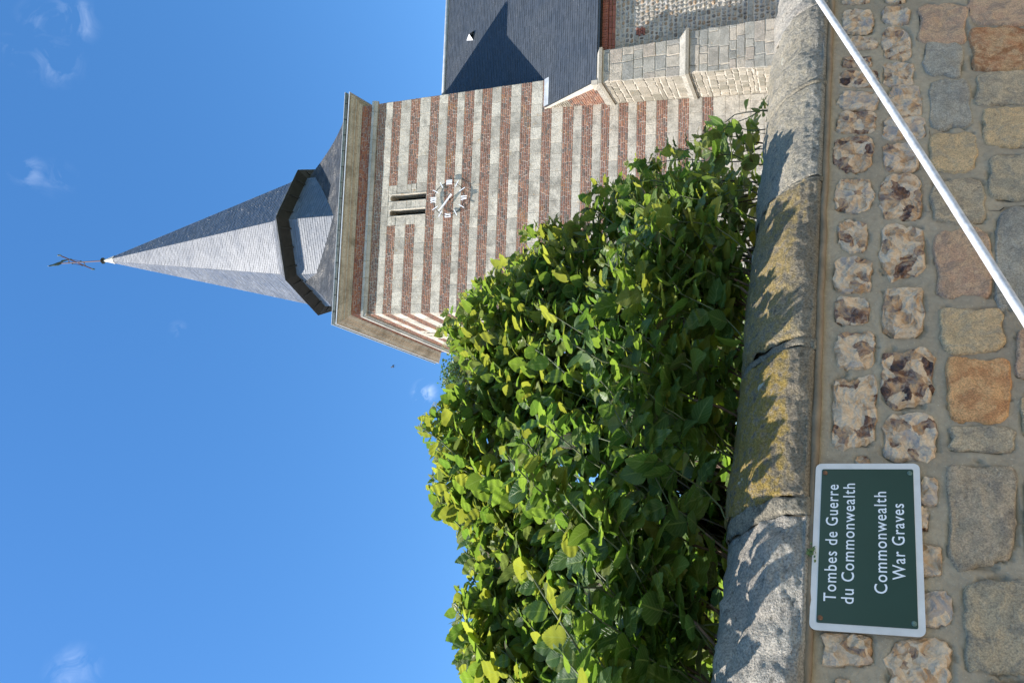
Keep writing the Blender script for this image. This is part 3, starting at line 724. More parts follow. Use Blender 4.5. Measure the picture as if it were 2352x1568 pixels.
def sand(name, a, b2, dark, sp=.4):
    m, t, b = new_mat(name)
    n1 = noise_n(t, 15, 8, .72, 1.0); n2 = noise_n(t, 62, 6, .75); n3 = noise_n(t, 240, 3, .75); n4 = noise_n(t, 10, 7, .68, 1.4)
    c = mixn(t, ramp(t, n1, [(.43, 0.), (.56, 1.)]), a, b2)
    c = mixn(t, mathn(t, 'MULTIPLY', ramp(t, n4, [(.50, 0.), (.60, 1.)]), .75), c, dark)
    c = mixn(t, mathn(t, 'MULTIPLY', ramp(t, n2, [(.56, 0.), (.68, 1.)]), sp), c, tuple(min(1, x*1.45+.03) for x in b2))
    c = mixn(t, mathn(t, 'MULTIPLY', ramp(t, n2, [(.33, 1.), (.44, 0.)]), .55), c, tuple(x*.5 for x in dark))
    c = mixn(t, .75, c, ramp(t, n3, [(.34, .4), (.62, 1.1)]), 'MULTIPLY')
    setc(t, b, c); b.inputs['Roughness'].default_value = .9; b.inputs['Specular IOR Level'].default_value = .2
    bump(t, b, mathn(t, 'ADD', n2, mathn(t, 'MULTIPLY', n3, .4)), .9, .010); return m
SA = {'tan': sand('tan_sandstone', (0.640,0.437,0.237), (0.784,0.529,0.278), (0.481,0.376,0.249)),
      'pink': sand('pinkish_sandstone', (0.640,0.384,0.237), (0.712,0.460,0.272), (0.392,0.276,0.196)),
      'orange': sand('orange_sandstone', (0.712,0.360,0.153), (0.854,0.460,0.202), (0.606,0.261,0.107), .5),
      'rust': sand('rust_brown_sandstone', (0.587,0.276,0.131), (0.676,0.414,0.212), (0.356,0.131,0.047), .6),
      'olive': sand('beige_grey_sandstone', (.43,.365,.275), (.52,.445,.34), (.31,.275,.225)),
      'grey': sand('grey_brown_sandstone', (0.481,0.376,0.249), (0.640,0.476,0.296), (0.320,0.254,0.184)),
      'granite': sand('speckled_grey_stone', (0.445,0.346,0.231), (0.587,0.430,0.278), (0.294,0.238,0.177), .7),
      'blue': sand('cool_grey_sandstone', (0.445,0.360,0.243), (0.606,0.453,0.278), (0.267,0.238,0.189), .3)}
A0, A1, H0, H1 = -2.4, 7.2, -1.42, .15
BOXES = []
obj('core', boxv(Wp(A0, H0, -.03), WD*(A1-A0), NW*-.27, WU*(H1-H0-.01)), BOXF, M_wm, gwall)
def rock(Q, m, seed, proud, rough, segs=30, rg=8, sq=4.0, name='wall_stone'):
    """Q: the four corners (wall coords) of the stone as seen; an irregular rounded block grown inside them"""
    rs = random.Random(seed); BOXES.append(((Q[0][0]+Q[1][0]+Q[2][0]+Q[3][0])/4, (Q[0][1]+Q[1][1]+Q[2][1]+Q[3][1])/4, (Q[1][0]+Q[2][0]-Q[0][0]-Q[3][0])/4, (Q[2][1]+Q[3][1]-Q[0][1]-Q[1][1])/4, (Q[1][1]+Q[2][1]-Q[0][1]-Q[3][1])/4, (Q[2][0]+Q[3][0]-Q[0][0]-Q[1][0])/4, sq))
    vs = []; fs = []; off = V((seed*3.1, seed*1.7, 0))
    def bil(u, v): 
        a = Q[0][0]*(1-u)*(1-v)+Q[1][0]*u*(1-v)+Q[2][0]*u*v+Q[3][0]*(1-u)*v
        h = Q[0][1]*(1-u)*(1-v)+Q[1][1]*u*(1-v)+Q[2][1]*u*v+Q[3][1]*(1-u)*v
        return a, h
    for i in range(rg+1):
        f = 1 - i/(rg+.0); f = f**(.85 if rough > .5 else .6)
        for j in range(segs):
            th = 2*math.pi*(j+.5)/segs; c, s = math.cos(th), math.sin(th)
            R = (abs(c)**sq + abs(s)**sq)**(-1/sq)
            nz_ = noise.noise(V((c*1.6, s*1.6, seed*2.3)))*.20 + noise.noise(V((c*4.5, s*4.5, seed*1.3)))*(.13 if rough > .5 else .07) + noise.noise(V((c*12, s*12, seed)))*(.07 if rough > .5 else .045) + .02
            r = R*(1+nz_)*f*1.01
            a, h = bil(.5+.5*r*c, .5+.5*r*s)
            dome = proud*(1-f**(8 if rough > .5 else 30))
            hh = dome - .010*(1 if i == 0 else 0)
            if i > 0:
                w_ = min(1, (1-f)*5)
                if rough > .5:
                    q = V((a*22, h*22, seed)); n_ = noise.noise(q); k = abs(noise.noise(V((a*38, h*38, seed+5))))
                    hh += w_*(n_*.014 - k*.012)*rough
                else:
                    hh += w_*(noise.noise(V((a*9, h*9, seed)))*.010 + noise.noise(V((a*32, h*32, seed)))*.004)*(.5+rough)
            vs.append(Wp(a, h, hh))
    for i in range(rg):
        for j in range(segs): fs.append((i*segs+j, i*segs+(j+1) % segs, (i+1)*segs+(j+1) % segs, (i+1)*segs+j))
    return obj(name, vs, fs, m, gwall, smooth=rough <= .5)
def quad(x0, y0, x1, y1):   # side-lying photo box -> wall corners, counter-clockwise
    return [wc(x1, y1), wc(x1, y0), wc(x0, y0), wc(x0, y1)]
def C5(b): return tuple((v/1.742 + (3200 if i % 2 == 0 else 0))/1.7415 for i, v in enumerate(b))
def C6(b): return tuple((v/1.4933 + (3200 if i % 2 == 0 else 800))/1.7415 for i, v in enumerate(b))
def C7(b): return tuple((v/1.598 + (3100 if i % 2 == 0 else 1750))/1.7415 for i, v in enumerate(b))
FL_ = [C5(b) for b in [(290,-30,480,25),(300,65,515,235),(330,260,540,345),(295,395,510,475),(265,495,545,615),(260,630,545,770),(250,775,530,925),(240,945,510,1195),(240,1245,510,1480),
       (590,-20,730,22),(575,40,765,170),(570,185,775,425),(570,435,795,600),(610,600,850,815),(570,815,875,975),(575,990,830,1190),(560,1210,865,1525)]] + \
      [C6(b) for b in [(225,120,410,310),(205,335,425,550),(205,575,415,745),(210,785,460,1005),(180,1050,460,1485),(330,1525,412,1600),
       (465,140,755,470),(490,510,750,810),(490,875,810,1235),(485,1275,830,1568)]] + \
      [C7(b) for b in [(300,1250,630,1460),(930,250,1040,440),(905,435,985,590),(900,690,1070,880),(890,980,1140,1205),(710,1285,1145,1640),(380,1540,480,1620)]]
sd = 1
for b in FL_:
    rock(quad(*b), M_flint, sd, .006, 1.0, 40, 10, (3.2, 5.5, 4.0)[sd % 3], 'flint'); sd += 1
ST_ = [(C5((825,30,1165,300)),'pink'),(C5((860,290,1130,530)),'olive'),(C5((905,545,1185,900)),'olive'),(C5((905,925,1230,1190)),'tan'),(C5((915,1250,1300,1550)),'grey'),
       (C5((1175,-60,1620,175)),'pink'),(C5((1195,190,1620,480)),'rust'),(C5((1220,495,1640,735)),'grey'),(C5((1270,745,1640,1025)),'tan'),(C5((1315,1080,1660,1385)),'blue'),
       (C6((815,190,1155,580)),'pink'),(C6((835,640,1215,905)),'tan'),(C6((870,940,1250,1315)),'orange'),(C6((900,1355,1275,1500)),'grey'),
       (C6((1170,40,1480,640)),'olive'),(C6((1290,780,1500,1050)),'pink'),(C6((1320,1160,1500,1400)),'tan'),
       (C7((1110,150,1550,830)),'granite'),(C7((1215,900,1680,1500)),'blue'),(C7((1600,200,1800,800)),'tan')]
for b, k in ST_:
    rock(quad(*b), SA[k], sd, .0035, .5, 48, 10, 6.5, 'sandstone'); sd += 1
# the wall goes on beyond the frame: more courses below and to both sides
def course_ext(a0, a1, h0, h1):
    global sd
    a = a0
    while a < a1:
        w = random.uniform(.11, .26); k = random.choice(list(SA)); 
        Q = [(a+.012, h0+.012), (a+w-.012, h0+.012), (a+w-.012, h1-.012), (a+.012, h1-.012)]
        if random.random() < .3: rock(Q, M_flint, sd, .006, 1.0, 16, 4, 3.4, 'flint')
        else: rock(Q, SA[k], sd, .008, .3, 16, 4, 5.0, 'sandstone')
        sd += 1; a += w
for (h0, h1) in ((-1.38,-1.2),(-1.2,-.98),(-.98,-.78),(-.78,-.58)): course_ext(-1.2, 5.0, h0, h1)
for (h0, h1) in ((-.56,-.38),(-.38,-.2),(-.2,-.05),(-.05,.12)):
    course_ext(-1.2, -.40, h0, h1); course_ext(2.50, 5.0, h0, h1)
# mortar face: an uneven sheet in front of a solid core, sunk a little round every stone
def mortar(A0, A1, H0, H1, ST):
    na = int(round((A1-A0)/ST))+1; nh = int(round((H1-H0)/ST))+1; mv = []
    bx = [b for b in BOXES if b[0]+abs(b[2])+.05 > A0 and b[0]-abs(b[2])-.05 < A1 and b[1]+abs(b[3])+.05 > H0 and b[1]-abs(b[3])-.05 < H1]
    for i in range(na):
        a = A0+(A1-A0)*i/(na-1); ba = [b for b in bx if abs(a-b[0]) < abs(b[2])*1.15+.02]
        for j in range(nh):
            h = H0+(H1-H0)*j/(nh-1)
            d = noise.noise(V((a*3, h*3, 1)))*.006 + noise.noise(V((a*14, h*14, 4)))*.003 + noise.noise(V((a*45, h*45, 4)))*.0012 - .003
            if 0 < i < na-1 and 0 < j < nh-1:
                for (ca, ch, ha, hh, ka, kh, sq) in ba:
                    x, y = a-ca, h-ch; det = ha*hh-ka*kh; u = (x*hh-y*kh)/det; v = (y*ha-x*ka)/det
                    r = (abs(u)**sq+abs(v)**sq)**(1/sq)*(1+.07*noise.noise(V((u*3, v*3, ca*9))))
                    if r < 1.03 and (r < .9 or noise.noise(V((a*11, h*11, 7))) > .06): d -= .010; break
            mv.append(Wp(a, h, d))
    mf = [(i*nh+j, (i+1)*nh+j, (i+1)*nh+j+1, i*nh+j+1) for i in range(na-1) for j in range(nh-1)]
    return mv, mf
mbm = MB()
for r_ in ((-2.4,-.44,-1.42,.15,.04),(-.44,2.52,-.60,.15,.0075),(-.44,2.52,-1.42,-.60,.04),(2.52,7.2,-1.42,.15,.04)): mbm.add(*mortar(*r_))
mbm.build('mortar_face', M_wm, gwall, smooth=True)
# hairline cracks in the pointing
M_crack = simple('crack_shadow', (.02,.017,.014), .95, var=.3)
def mh(a, h): return noise.noise(V((a*3, h*3, 1)))*.006 + noise.noise(V((a*14, h*14, 4)))*.003 + noise.noise(V((a*45, h*45, 4)))*.0012 - .003
def crack(pts, w):
    P = [wc(*(v/1.742 + (3200 if i == 0 else 0) for i, v in enumerate(p))) if False else wc((p[0]/1.742+3200)/1.7415, p[1]/1.742/1.7415) for p in pts]
    Q = []
    for (a, h), (c, d) in zip(P, P[1:]):
        k = max(2, int(math.hypot(c-a, d-h)/.006))
        for i in range(k): Q.append((a+(c-a)*i/k + noise.noise(V((a+i*.3, h, 3)))*.0022, h+(d-h)*i/k + noise.noise(V((a, h+i*.3, 9)))*.0022))
    vs = []
    for i, (a, h) in enumerate(Q):
        ww = w*(.35+.65*abs(math.sin(i*.21+1)))*min(1, (i+1)/4, (len(Q)-i)/4); o = mh(a, h) + .0022
        vs += [Wp(a-ww*.5, h-ww*.8, o), Wp(a+ww*.5, h+ww*.8, o)]
    obj('crack', vs, [(2*i, 2*i+1, 2*i+3, 2*i+2) for i in range(len(Q)-1)], M_crack, gwall)
for pts, w in (([(205,1455),(245,1462),(262,1440)],.0012),([(505,1450),(535,1456),(562,1454)],.0012),([(842,1468),(900,1473),(932,1462)],.0016),([(1302,1462),(1395,1462),(1425,1440),(1561,1432),(1620,1425)],.0022),([(215,1258),(262,1256)],.0012),([(905,900),(908,960)],.001),([(828,95),(845,250),(880,300)],.0022),([(1178,60),(1185,110)],.002),([(1240,560),(1300,515),(1400,500)],.0018),([(872,340),(868,440),(900,510)],.0016)): crack(pts, w)
# ------------------------------------------------------------------ coping
def coping_mat(name, ochre, base, base2, pale=.3):
    m, t, b = new_mat(name)
    n1 = noise_n(t, 4.5, 8, .68, .6); n2 = noise_n(t, 38, 6, .7); n3 = noise_n(t, 170, 3, .7); n4 = noise_n(t, 2.6, 5, .55, .4); n5 = noise_n(t, 13, 4, .5, .2)
    c = mixn(t, ramp(t, n1, [(.36, 0.), (.66, 1.)]), base, base2)
    if ochre:
        # lichen grows on the up-facing part
        g = N(t, 'ShaderNodeNewGeometry'); sp = N(t, 'ShaderNodeSeparateXYZ'); t.links.new(g.outputs['Normal'], sp.inputs[0])
        f = mathn(t, 'MULTIPLY', ramp(t, n4, [(.24, 0.), (.44, 1.)]), ramp(t, sp.outputs[2], [(.25, 0.), (.55, 1.)]))
        f = mathn(t, 'MULTIPLY', mathn(t, 'MULTIPLY', f, ramp(t, n2, [(.40, .1), (.52, 1.)])), ochre)
        c = mixn(t, f, c, (.30, .20, .035))
    c = mixn(t, mathn(t, 'MULTIPLY', ramp(t, n5, [(.70, 0.), (.73, 1.)]), .8), c, (0.516,0.509,0.412))
    c = mixn(t, mathn(t, 'MULTIPLY', ramp(t, n2, [(.58, 0.), (.7, 1.)]), pale), c, (0.561,0.498,0.358))
    c = mixn(t, mathn(t, 'MULTIPLY', ramp(t, n2, [(.36, 1.), (.44, 0.)]), .6), c, (0.067,0.061,0.047))
    c = mixn(t, .8, c, ramp(t, n3, [(.34, .35), (.64, 1.1)]), 'MULTIPLY')
    setc(t, b, c); b.inputs['Roughness'].default_value = .92; b.inputs['Specular IOR Level'].default_value = .2
    bump(t, b, mathn(t, 'ADD', n2, mathn(t, 'MULTIPLY', n3, .5)), 1.0, .014); return m
CM = [coping_mat('grey_pitted_coping', 0, (.33,.29,.24), (.45,.41,.34), .5), coping_mat('ochre_lichen_coping', .85, (.25,.205,.145), (.33,.27,.19), .2),
      coping_mat('brown_grey_coping', .6, (.25,.205,.145), (.33,.28,.20), .25), coping_mat('smooth_grey_coping', .2, (.29,.265,.215), (.39,.355,.29), .35)]
CPF = [(-.03,.140),(.012,.138),(.022,.148),(.024,.175),(.016,.205),(-.004,.240),(-.035,.275),(-.078,.308),(-.125,.335),(-.175,.354),(-.225,.366),(-.275,.371),(-.32,.366),(-.35,.345),(-.362,.30),(-.362,.14)]
def coping(a0, a1, m, seed, amp, drop=0., skew=.02, label=None):
    n_ = max(6, int((a1-a0)/.007)); pf = []
    for (p, q) in zip(CPF, CPF[1:]):
        k = 6 if math.hypot(q[0]-p[0], q[1]-p[1]) > .025 else 2
        for i in range(k): pf.append((p[0]+(q[0]-p[0])*i/k, p[1]+(q[1]-p[1])*i/k))
    pf.append(CPF[-1]); K = len(pf); vs = []
    for i in range(n_+1):
        f = i/n_
        for j, (o, h) in enumerate(pf):
            a = a0 + (a1-a0)*f + (skew*math.sin(j*.22+seed) if 0 < i < 0 else 0) + noise.noise(V((h*14, o*14, seed + (0 if f < .5 else 9))))*.03*(1 if i in (0, n_) else 0)
            e = min(i, n_-i); rnd_ = -.010*max(0, 1-e/2.)**2
            q = V((a*5, o*7, h*7+seed)); q2 = V((a*19, o*19, h*19+seed)); q3 = V((a*60, o*60, h*60))
            d = noise.noise(q)*.016*amp + noise.noise(q2)*.006*amp + noise.noise(q3)*.0034 + noise.noise(V((a*130, o*130, h*130)))*.0014 - abs(noise.noise(V((a*7+3, o*8, h*8))))*.010*(amp-1)
            d = max(d, -.03) + rnd_
            nn = V((o+.15, h-.17, 0)); nn.normalize()
            w_ = 1 if .15 < h else .25
            vs.append(Wp(a, h + nn.y*d*w_ - drop, o + nn.x*d*w_))
    fs = [(i*K+j, (i+1)*K+j, (i+1)*K+j+1, i*K+j+1) for i in range(n_) for j in range(K-1)]
    c0 = len(vs); fs.append(tuple(range(K))[::-1]); fs.append(tuple(range(n_*K, n_*K+K)))
    return obj('coping_stone', vs, fs, m, gwall, smooth=True, label=label)
coping(-1.9, -1.1, CM[3], 3, 1.2); coping(-1.09, -.62, CM[2], 8, 1.2); coping(-.61, .070, CM[0], 5, 1.9, .006, label='pale pitted coping stone at the left end')
coping(.110, .590, CM[1], 12, .9, 0, label='coping stone covered with ochre lichen'); coping(.622, 1.285, CM[2], 17, 1.1); coping(1.300, 1.81, CM[3], 23, 1.0); coping(1.825, 2.32, CM[3], 29, 1.3); coping(2.335, 3.0, CM[0], 31, 1.2); coping(3.02, 3.9, CM[3], 37, 1.); coping(3.93, 4.9, CM[0], 53, 1.); coping(4.93, 5.9, CM[3], 57, 1.); coping(5.93, 7.1, CM[0], 59, 1.)
M_jm = coping_mat('grey_joint_mortar', 0, (.22,.19,.14), (.32,.28,.21), .4)
for (a, b, s) in ((.060,.118,41),(.584,.626,43),(1.28,1.303,45),(1.803,1.828,47),(2.315,2.34,49),(-.625,-.60,51)):
    o_ = coping(a, b, M_jm, s, .9, .007); o_.name = 'joint_mortar'
vs, fs = tube([Wp(-1.9+i*.05, .128+noise.noise(V((i*.4,0,0)))*.004, .004+noise.noise(V((i*.3,5,0)))*.004) for i in range(115)], [.012+.004*noise.noise(V((i*.5,2,2))) for i in range(115)], 6)
obj('mortar_bead', vs, fs, simple('brown_mortar_bead', (.25,.18,.11), .95, var=.3, sc=12, bs=.8), gwall, smooth=True)
# ------------------------------------------------------------------ war graves sign
def wcf(x, y, off=0.): return wc(x/1.7415, y/1.7415, off)
so = .016
cor = [wcf(3703.9, 2543.5, so), wcf(3678.8, 1856.4, so), wcf(3264, 1850, so), wcf(3236.4, 2519.7, so)]   # BL BR TR TL
C0 = V((sum(c[0] for c in cor)/4, sum(c[1] for c in cor)/4, 0))
sw = (math.dist(cor[0], cor[1]) + math.dist(cor[3], cor[2]))/2; shh = (math.dist(cor[0], cor[3]) + math.dist(cor[1], cor[2]))/2
cw = [WD*c[0]+WU*c[1] for c in cor]
SX = ((cw[1]-cw[0]) + (cw[2]-cw[3])).normalized(); SY = ((cw[3]-cw[0]) + (cw[2]-cw[1])).normalized()
SC = Wp(C0.x, C0.y, so)
sign = empty('cemetery_sign', SC, 'green enamel plate with white lettering and white border, screwed to the flint wall', 'sign')
M_green = simple('dark_green_enamel', (.008,.042,.033), .28, var=.12, sc=4, bs=.03); M_cream = simple('white_sign_border', (.68,.645,.60), .4, var=.12, sc=14, bs=.05)
def rrect(w, h, r, o0, o1, name, m, par):
    pts = []
    for cx_, cy_, a0 in ((w/2-r, h/2-r, 0), (-w/2+r, h/2-r, 90), (-w/2+r, -h/2+r, 180), (w/2-r, -h/2+r, 270)):
        for i in range(5):
            t = math.radians(a0+i*22.5); pts.append((cx_+r*math.cos(t), cy_+r*math.sin(t)))
    k = len(pts); vs = [SC+SX*x+SY*y+NW*o0 for x, y in pts] + [SC+SX*x+SY*y+NW*o1 for x, y in pts]
    return obj(name, vs, [tuple(range(k))[::-1], tuple(range(k, 2*k))] + [(i, (i+1) % k, k+(i+1) % k, k+i) for i in range(k)], m, par)
rrect(sw, shh, .015, -.003, 0, 'white_plate', M_cream, sign)
rrect(sw*.922, shh*.876, .004, .0002, .0012, 'green_panel', M_green, sign)
def text(body, cx_, base, cap, width):
    cu = bpy.data.curves.new('lettering', 'FONT'); cu.body = body; cu.size = 1; cu.align_x = 'CENTER'; cu.offset = .006; cu.extrude = .0; cu.resolution_u = 4; cu.space_character = 1.12
    to = bpy.data.objects.new('lettering_tmp', cu); col.objects.link(to)
    me = bpy.data.meshes.new_from_object(to); bpy.data.objects.remove(to)
    xs = [v.co.x for v in me.vertices]; x0, x1 = min(xs), max(xs); kx = width/(x1-x0); capf = .69; ky = cap/capf
    vs = [SC + SX*(cx_+(v.co.x-(x0+x1)/2)*kx) + SY*(base+v.co.y*ky) + NW*.0020 for v in me.vertices]
    fs = [tuple(p.vertices) for p in me.polygons]
    obj('lettering', vs, fs, M_white, sign)
for body, base, cxx, w in (('Tombes de Guerre', .230, .013, .700), ('du Commonwealth', .388, .013, .716), ('Commonwealth', .682, .025, .600), ('War Graves', .842, .03, .447)):
    text(body, cxx*sw*.6, shh*(.5-base), shh*.112, sw*w)
M_brass = simple('corroded_screw', (.13,.20,.16), .6, metal=.3, var=.5, sc=200); M_rust = simple('rusty_screw', (.20,.09,.04), .8, var=.5, sc=200)
for x, y, m in ((-.435,.405,M_rust),(.435,.405,M_rust),(.435,-.405,M_brass),(-.435,-.405,M_brass)):
    p = SC+SX*sw*x+SY*shh*y; vs, fs = tube([p, p+NW*.003, p+NW*.0045], [.0062,.006,.003], 10); obj('screw', vs, fs, m, sign)
# ------------------------------------------------------------------ white rod in front of the wall
def atoff(x, y, off): return onplane(x, y, WO + NW*off, NW)
pA = atoff(1874, -4, .15); pB = atoff(2352, 740, .15); dd = (pB-pA)
pA2 = pA - dd*.35; pB2 = pB + dd*.30
rod_m = simple('white_painted_rod', (.56,.56,.57), .5, var=.3, sc=45, bs=.15)
path = [pA2.lerp(pB2, i/24) + V((0,0,-.012*math.sin(i/24*math.pi))) for i in range(25)]
vs, fs = tube(path, [.0122]*25, 16)
rod = empty('white_rod', pB2, 'thin white painted rod slanting across the front of the wall', 'rod')
obj('shaft', vs, fs, rod_m, rod, smooth=True)
for p, q in ((path[0], path[1]), (path[-1], path[-2])):
    vs, fs = tube([p, p+(p-q).normalized()*.02], [.0135,.0135], 16); obj('end_cap', vs, fs, M_zinc, rod)
# ------------------------------------------------------------------ hydrangea hedge
def leaf_mat(name, dark, light, edge=None, trans=(.25,.42,.03)):
    m = bpy.data.materials.new(name); m.use_nodes = True; t = m.node_tree; t.nodes.clear()
    out = N(t, 'ShaderNodeOutputMaterial'); b = N(t, 'ShaderNodeBsdfPrincipled'); tr_ = N(t, 'ShaderNodeBsdfTranslucent'); mx = N(t, 'ShaderNodeMixShader')
    uv = N(t, 'ShaderNodeUVMap'); sp = N(t, 'ShaderNodeSeparateXYZ'); t.links.new(uv.outputs[0], sp.inputs[0])
    u, v = sp.outputs[0], sp.outputs[1]           # u across (-1..1 mapped 0..1), v along
    au = mathn(t, 'ABSOLUTE', mathn(t, 'SUBTRACT', u, .5))
    mid = ramp(t, au, [(0., 1.), (.022, 1.), (.04, 0.)])
    ph = mathn(t, 'SUBTRACT', mathn(t, 'MULTIPLY', v, 7.), mathn(t, 'MULTIPLY', au, 5.5))
    fr = mathn(t, 'ABSOLUTE', mathn(t, 'SUBTRACT', mathn(t, 'FRACT', ph), .5))
    vein = mathn(t, 'MAXIMUM', mid, ramp(t, fr, [(.0, .8), (.05, .5), (.13, 0.)]))
    r = rnd(t)
    base = ramp(t, r, [(0., dark), (.5, tuple((x+y)/2 for x, y in zip(dark, light))), (1., light)])
    n1 = noise_n(t, 30, 4, .6)
    base = mixn(t, .35, base, ramp(t, n1, [(.3, .5), (.7, 1.)]), 'MULTIPLY')
    if edge: base = mixn(t, mathn(t, 'MULTIPLY', ramp(t, mathn(t, 'ADD', au, mathn(t, 'MULTIPLY', n1, .25)), [(.42, 0.), (.56, 1.)]), .9), base, edge)
    c = mixn(t, mathn(t, 'MULTIPLY', vein, .62), base, (.26, .33, .09))
    t.links.new(c, b.inputs['Base Color']); b.inputs['Roughness'].default_value = .42; b.inputs['Specular IOR Level'].default_value = .45
    bn = N(t, 'ShaderNodeBump'); bn.inputs['Strength'].default_value = .55; bn.inputs['Distance'].default_value = .004; bn.invert = True
    t.links.new(mathn(t, 'ADD', vein, mathn(t, 'MULTIPLY', n1, .3)), bn.inputs['Height']); t.links.new(bn.outputs[0], b.inputs['Normal'])
    t.links.new(mixn(t, .72, trans, c, 'MIX') if False else mixn(t, 1.0, mixn(t, mathn(t, 'MULTIPLY', vein, .3), trans, (.5,.6,.15)), ramp(t, r, [(0., .6), (1., 1.)]), 'MULTIPLY'), tr_.inputs[0])
    mx.inputs[0].default_value = .44; t.links.new(b.outputs[0], mx.inputs[1]); t.links.new(tr_.outputs[0], mx.inputs[2]); t.links.new(mx.outputs[0], out.inputs[0])
    return m
ML = [leaf_mat('deep_green_leaf', (0.036,0.080,0.020), (0.070,0.133,0.032), trans=(0.206,0.374,0.039)),
      leaf_mat('mid_green_leaf', (0.056,0.101,0.022), (0.103,0.158,0.032), trans=(0.318,0.487,0.050)),
      leaf_mat('yellow_green_leaf', (0.103,0.142,0.026), (0.178,0.190,0.038), trans=(0.524,0.568,0.060)),
      leaf_mat('purple_edged_leaf', (0.047,0.077,0.024), (0.079,0.106,0.032), edge=(0.094,0.032,0.045), trans=(0.224,0.292,0.060))]
def make_leaf(var, nseg=12):
    rr = random.Random(var*11+3)
    fold = rr.uniform(.06, .30); curl = rr.uniform(-.15, .45); wid = rr.uniform(.70, .88); wave = rr.uniform(.0, .035); twist = rr.uniform(-.2, .2)
    vs = []; uv = []; fs = []
    L = []
    for i in range(nseg*2+1):
        v = i/(nseg*2)
        g_ = (math.sin(math.pi*v**.72)**.75 * (1-.25*v) + .10*(1-v)*v) if 0 < v < 1 else 0
        w = .5*wid*min(1.0, g_*1.12)
        if i % 2 and 0 < v < .97: w += .022
        tooth = .026 if i % 2 == 0 else 0
        L.append((v, w, tooth))
    def pt(x, v):
        z = fold*abs(x)*.9 - curl*(v-.1)**2*.8 + wave*math.sin(v*17+x*6) - .25*fold*abs(x)**2
        tw = twist*v; return V((x*math.cos(tw) - z*math.sin(tw), v - abs(curl)*.12*v*v, z*math.cos(tw) + x*math.sin(tw)))
    for (v, w, tooth) in L:
        for k in (-1, -.5, 0, .5, 1):
            x = w*k; vv = v - (tooth if abs(k) == 1 else 0)
            vs.append(pt(x, vv)); uv.append((.5 + .5*k, v))
    for i in range(len(L)-1):
        for k in range(4): fs.append((i*5+k, i*5+k+1, (i+1)*5+k+1, (i+1)*5+k))
    # petiole
    b = len(vs)
    pv_ = [V((-.010,.03,.004)), V((.010,.03,.004)), V((.008,-.20,-.03)), V((-.008,-.20,-.03)), V((0,.03,-.014)), V((0,-.20,-.045))]
    vs += pv_; uv += [(.5,.5)]*6; fs += [(b,b+1,b+2,b+3),(b+1,b+4,b+5,b+2),(b+4,b,b+3,b+5)]
    return vs, fs, uv
LEAVES = [make_leaf(i) for i in range(16)]
LMESH = {}
def leaf_mesh(i, k):
    if (i, k) not in LMESH:
        vs, fs, uv = LEAVES[i]; me = bpy.data.meshes.new('leaf'); me.from_pydata([tuple(v) for v in vs], [], fs)
        ul = me.uv_layers.new(name='UVMap'); fl_ = []
        for p in me.polygons:
            for vi in p.vertices: fl_ += list(uv[vi])
        ul.data.foreach_set('uv', fl_); me.polygons.foreach_set('use_smooth', [True]*len(me.polygons)); me.materials.append(ML[k]); LMESH[(i, k)] = me
    return LMESH[(i, k)]
hb = Wp(.6, -.1, -.8)
hedge = empty('hydrangea_bush', hb, 'broad green hydrangea bush with serrated leaves and pale flower buds behind the wall', 'bush')
M_stem = simple('brown_woody_stem', (.105,.065,.042), .8, var=.4, sc=30, bs=.4); M_gstem = simple('green_shoot', (.07,.085,.028), .6, var=.25, sc=20)
M_bud = simple('cream_flower_bud', (.50,.52,.22), .7, var=.35, sc=60); M_bud2 = simple('yellow_flower_bud', (.62,.50,.14), .7, var=.35, sc=60)
rH = random.Random(21)
leaf_list = []; 
def wcoord(P):
    q = P - WO; return q.dot(WD), q.dot(WU), -q.dot(NW)
def leaf_at(P, dirv, nrm, size, k):
    y = dirv.normalized(); x = y.cross(nrm); 
    if x.length < 1e-3: return
    x.normalize(); z = x.cross(y)
    M = Matrix(((x.x*size, y.x*size, z.x*size, P.x), (x.y*size, y.y*size, z.y*size, P.y), (x.z*size, y.z*size, z.z*size, P.z), (0,0,0,1)))
    C = P + y*size*.5; a, h, b = wcoord(C); a2, h2, b2 = wcoord(P+y*size)
    if (b < .44 and h < .40 + .10*max(0, .4-b)) or (b2 < .42 and h2 < .40): return
    if h < .10: return
    p = proj(C)
    if p and -20 < p[1] < 1590:
        if p[0] < hedge_x(p[1]) - (4 if 775 < p[1] < 935 else 48): return
        if p[1] < 640 and rH.random() < .30*max(0, 520-p[1])/200: return
    leaf_list.append((rank(C, size*size), M, rH.randrange(len(LEAVES)), k))
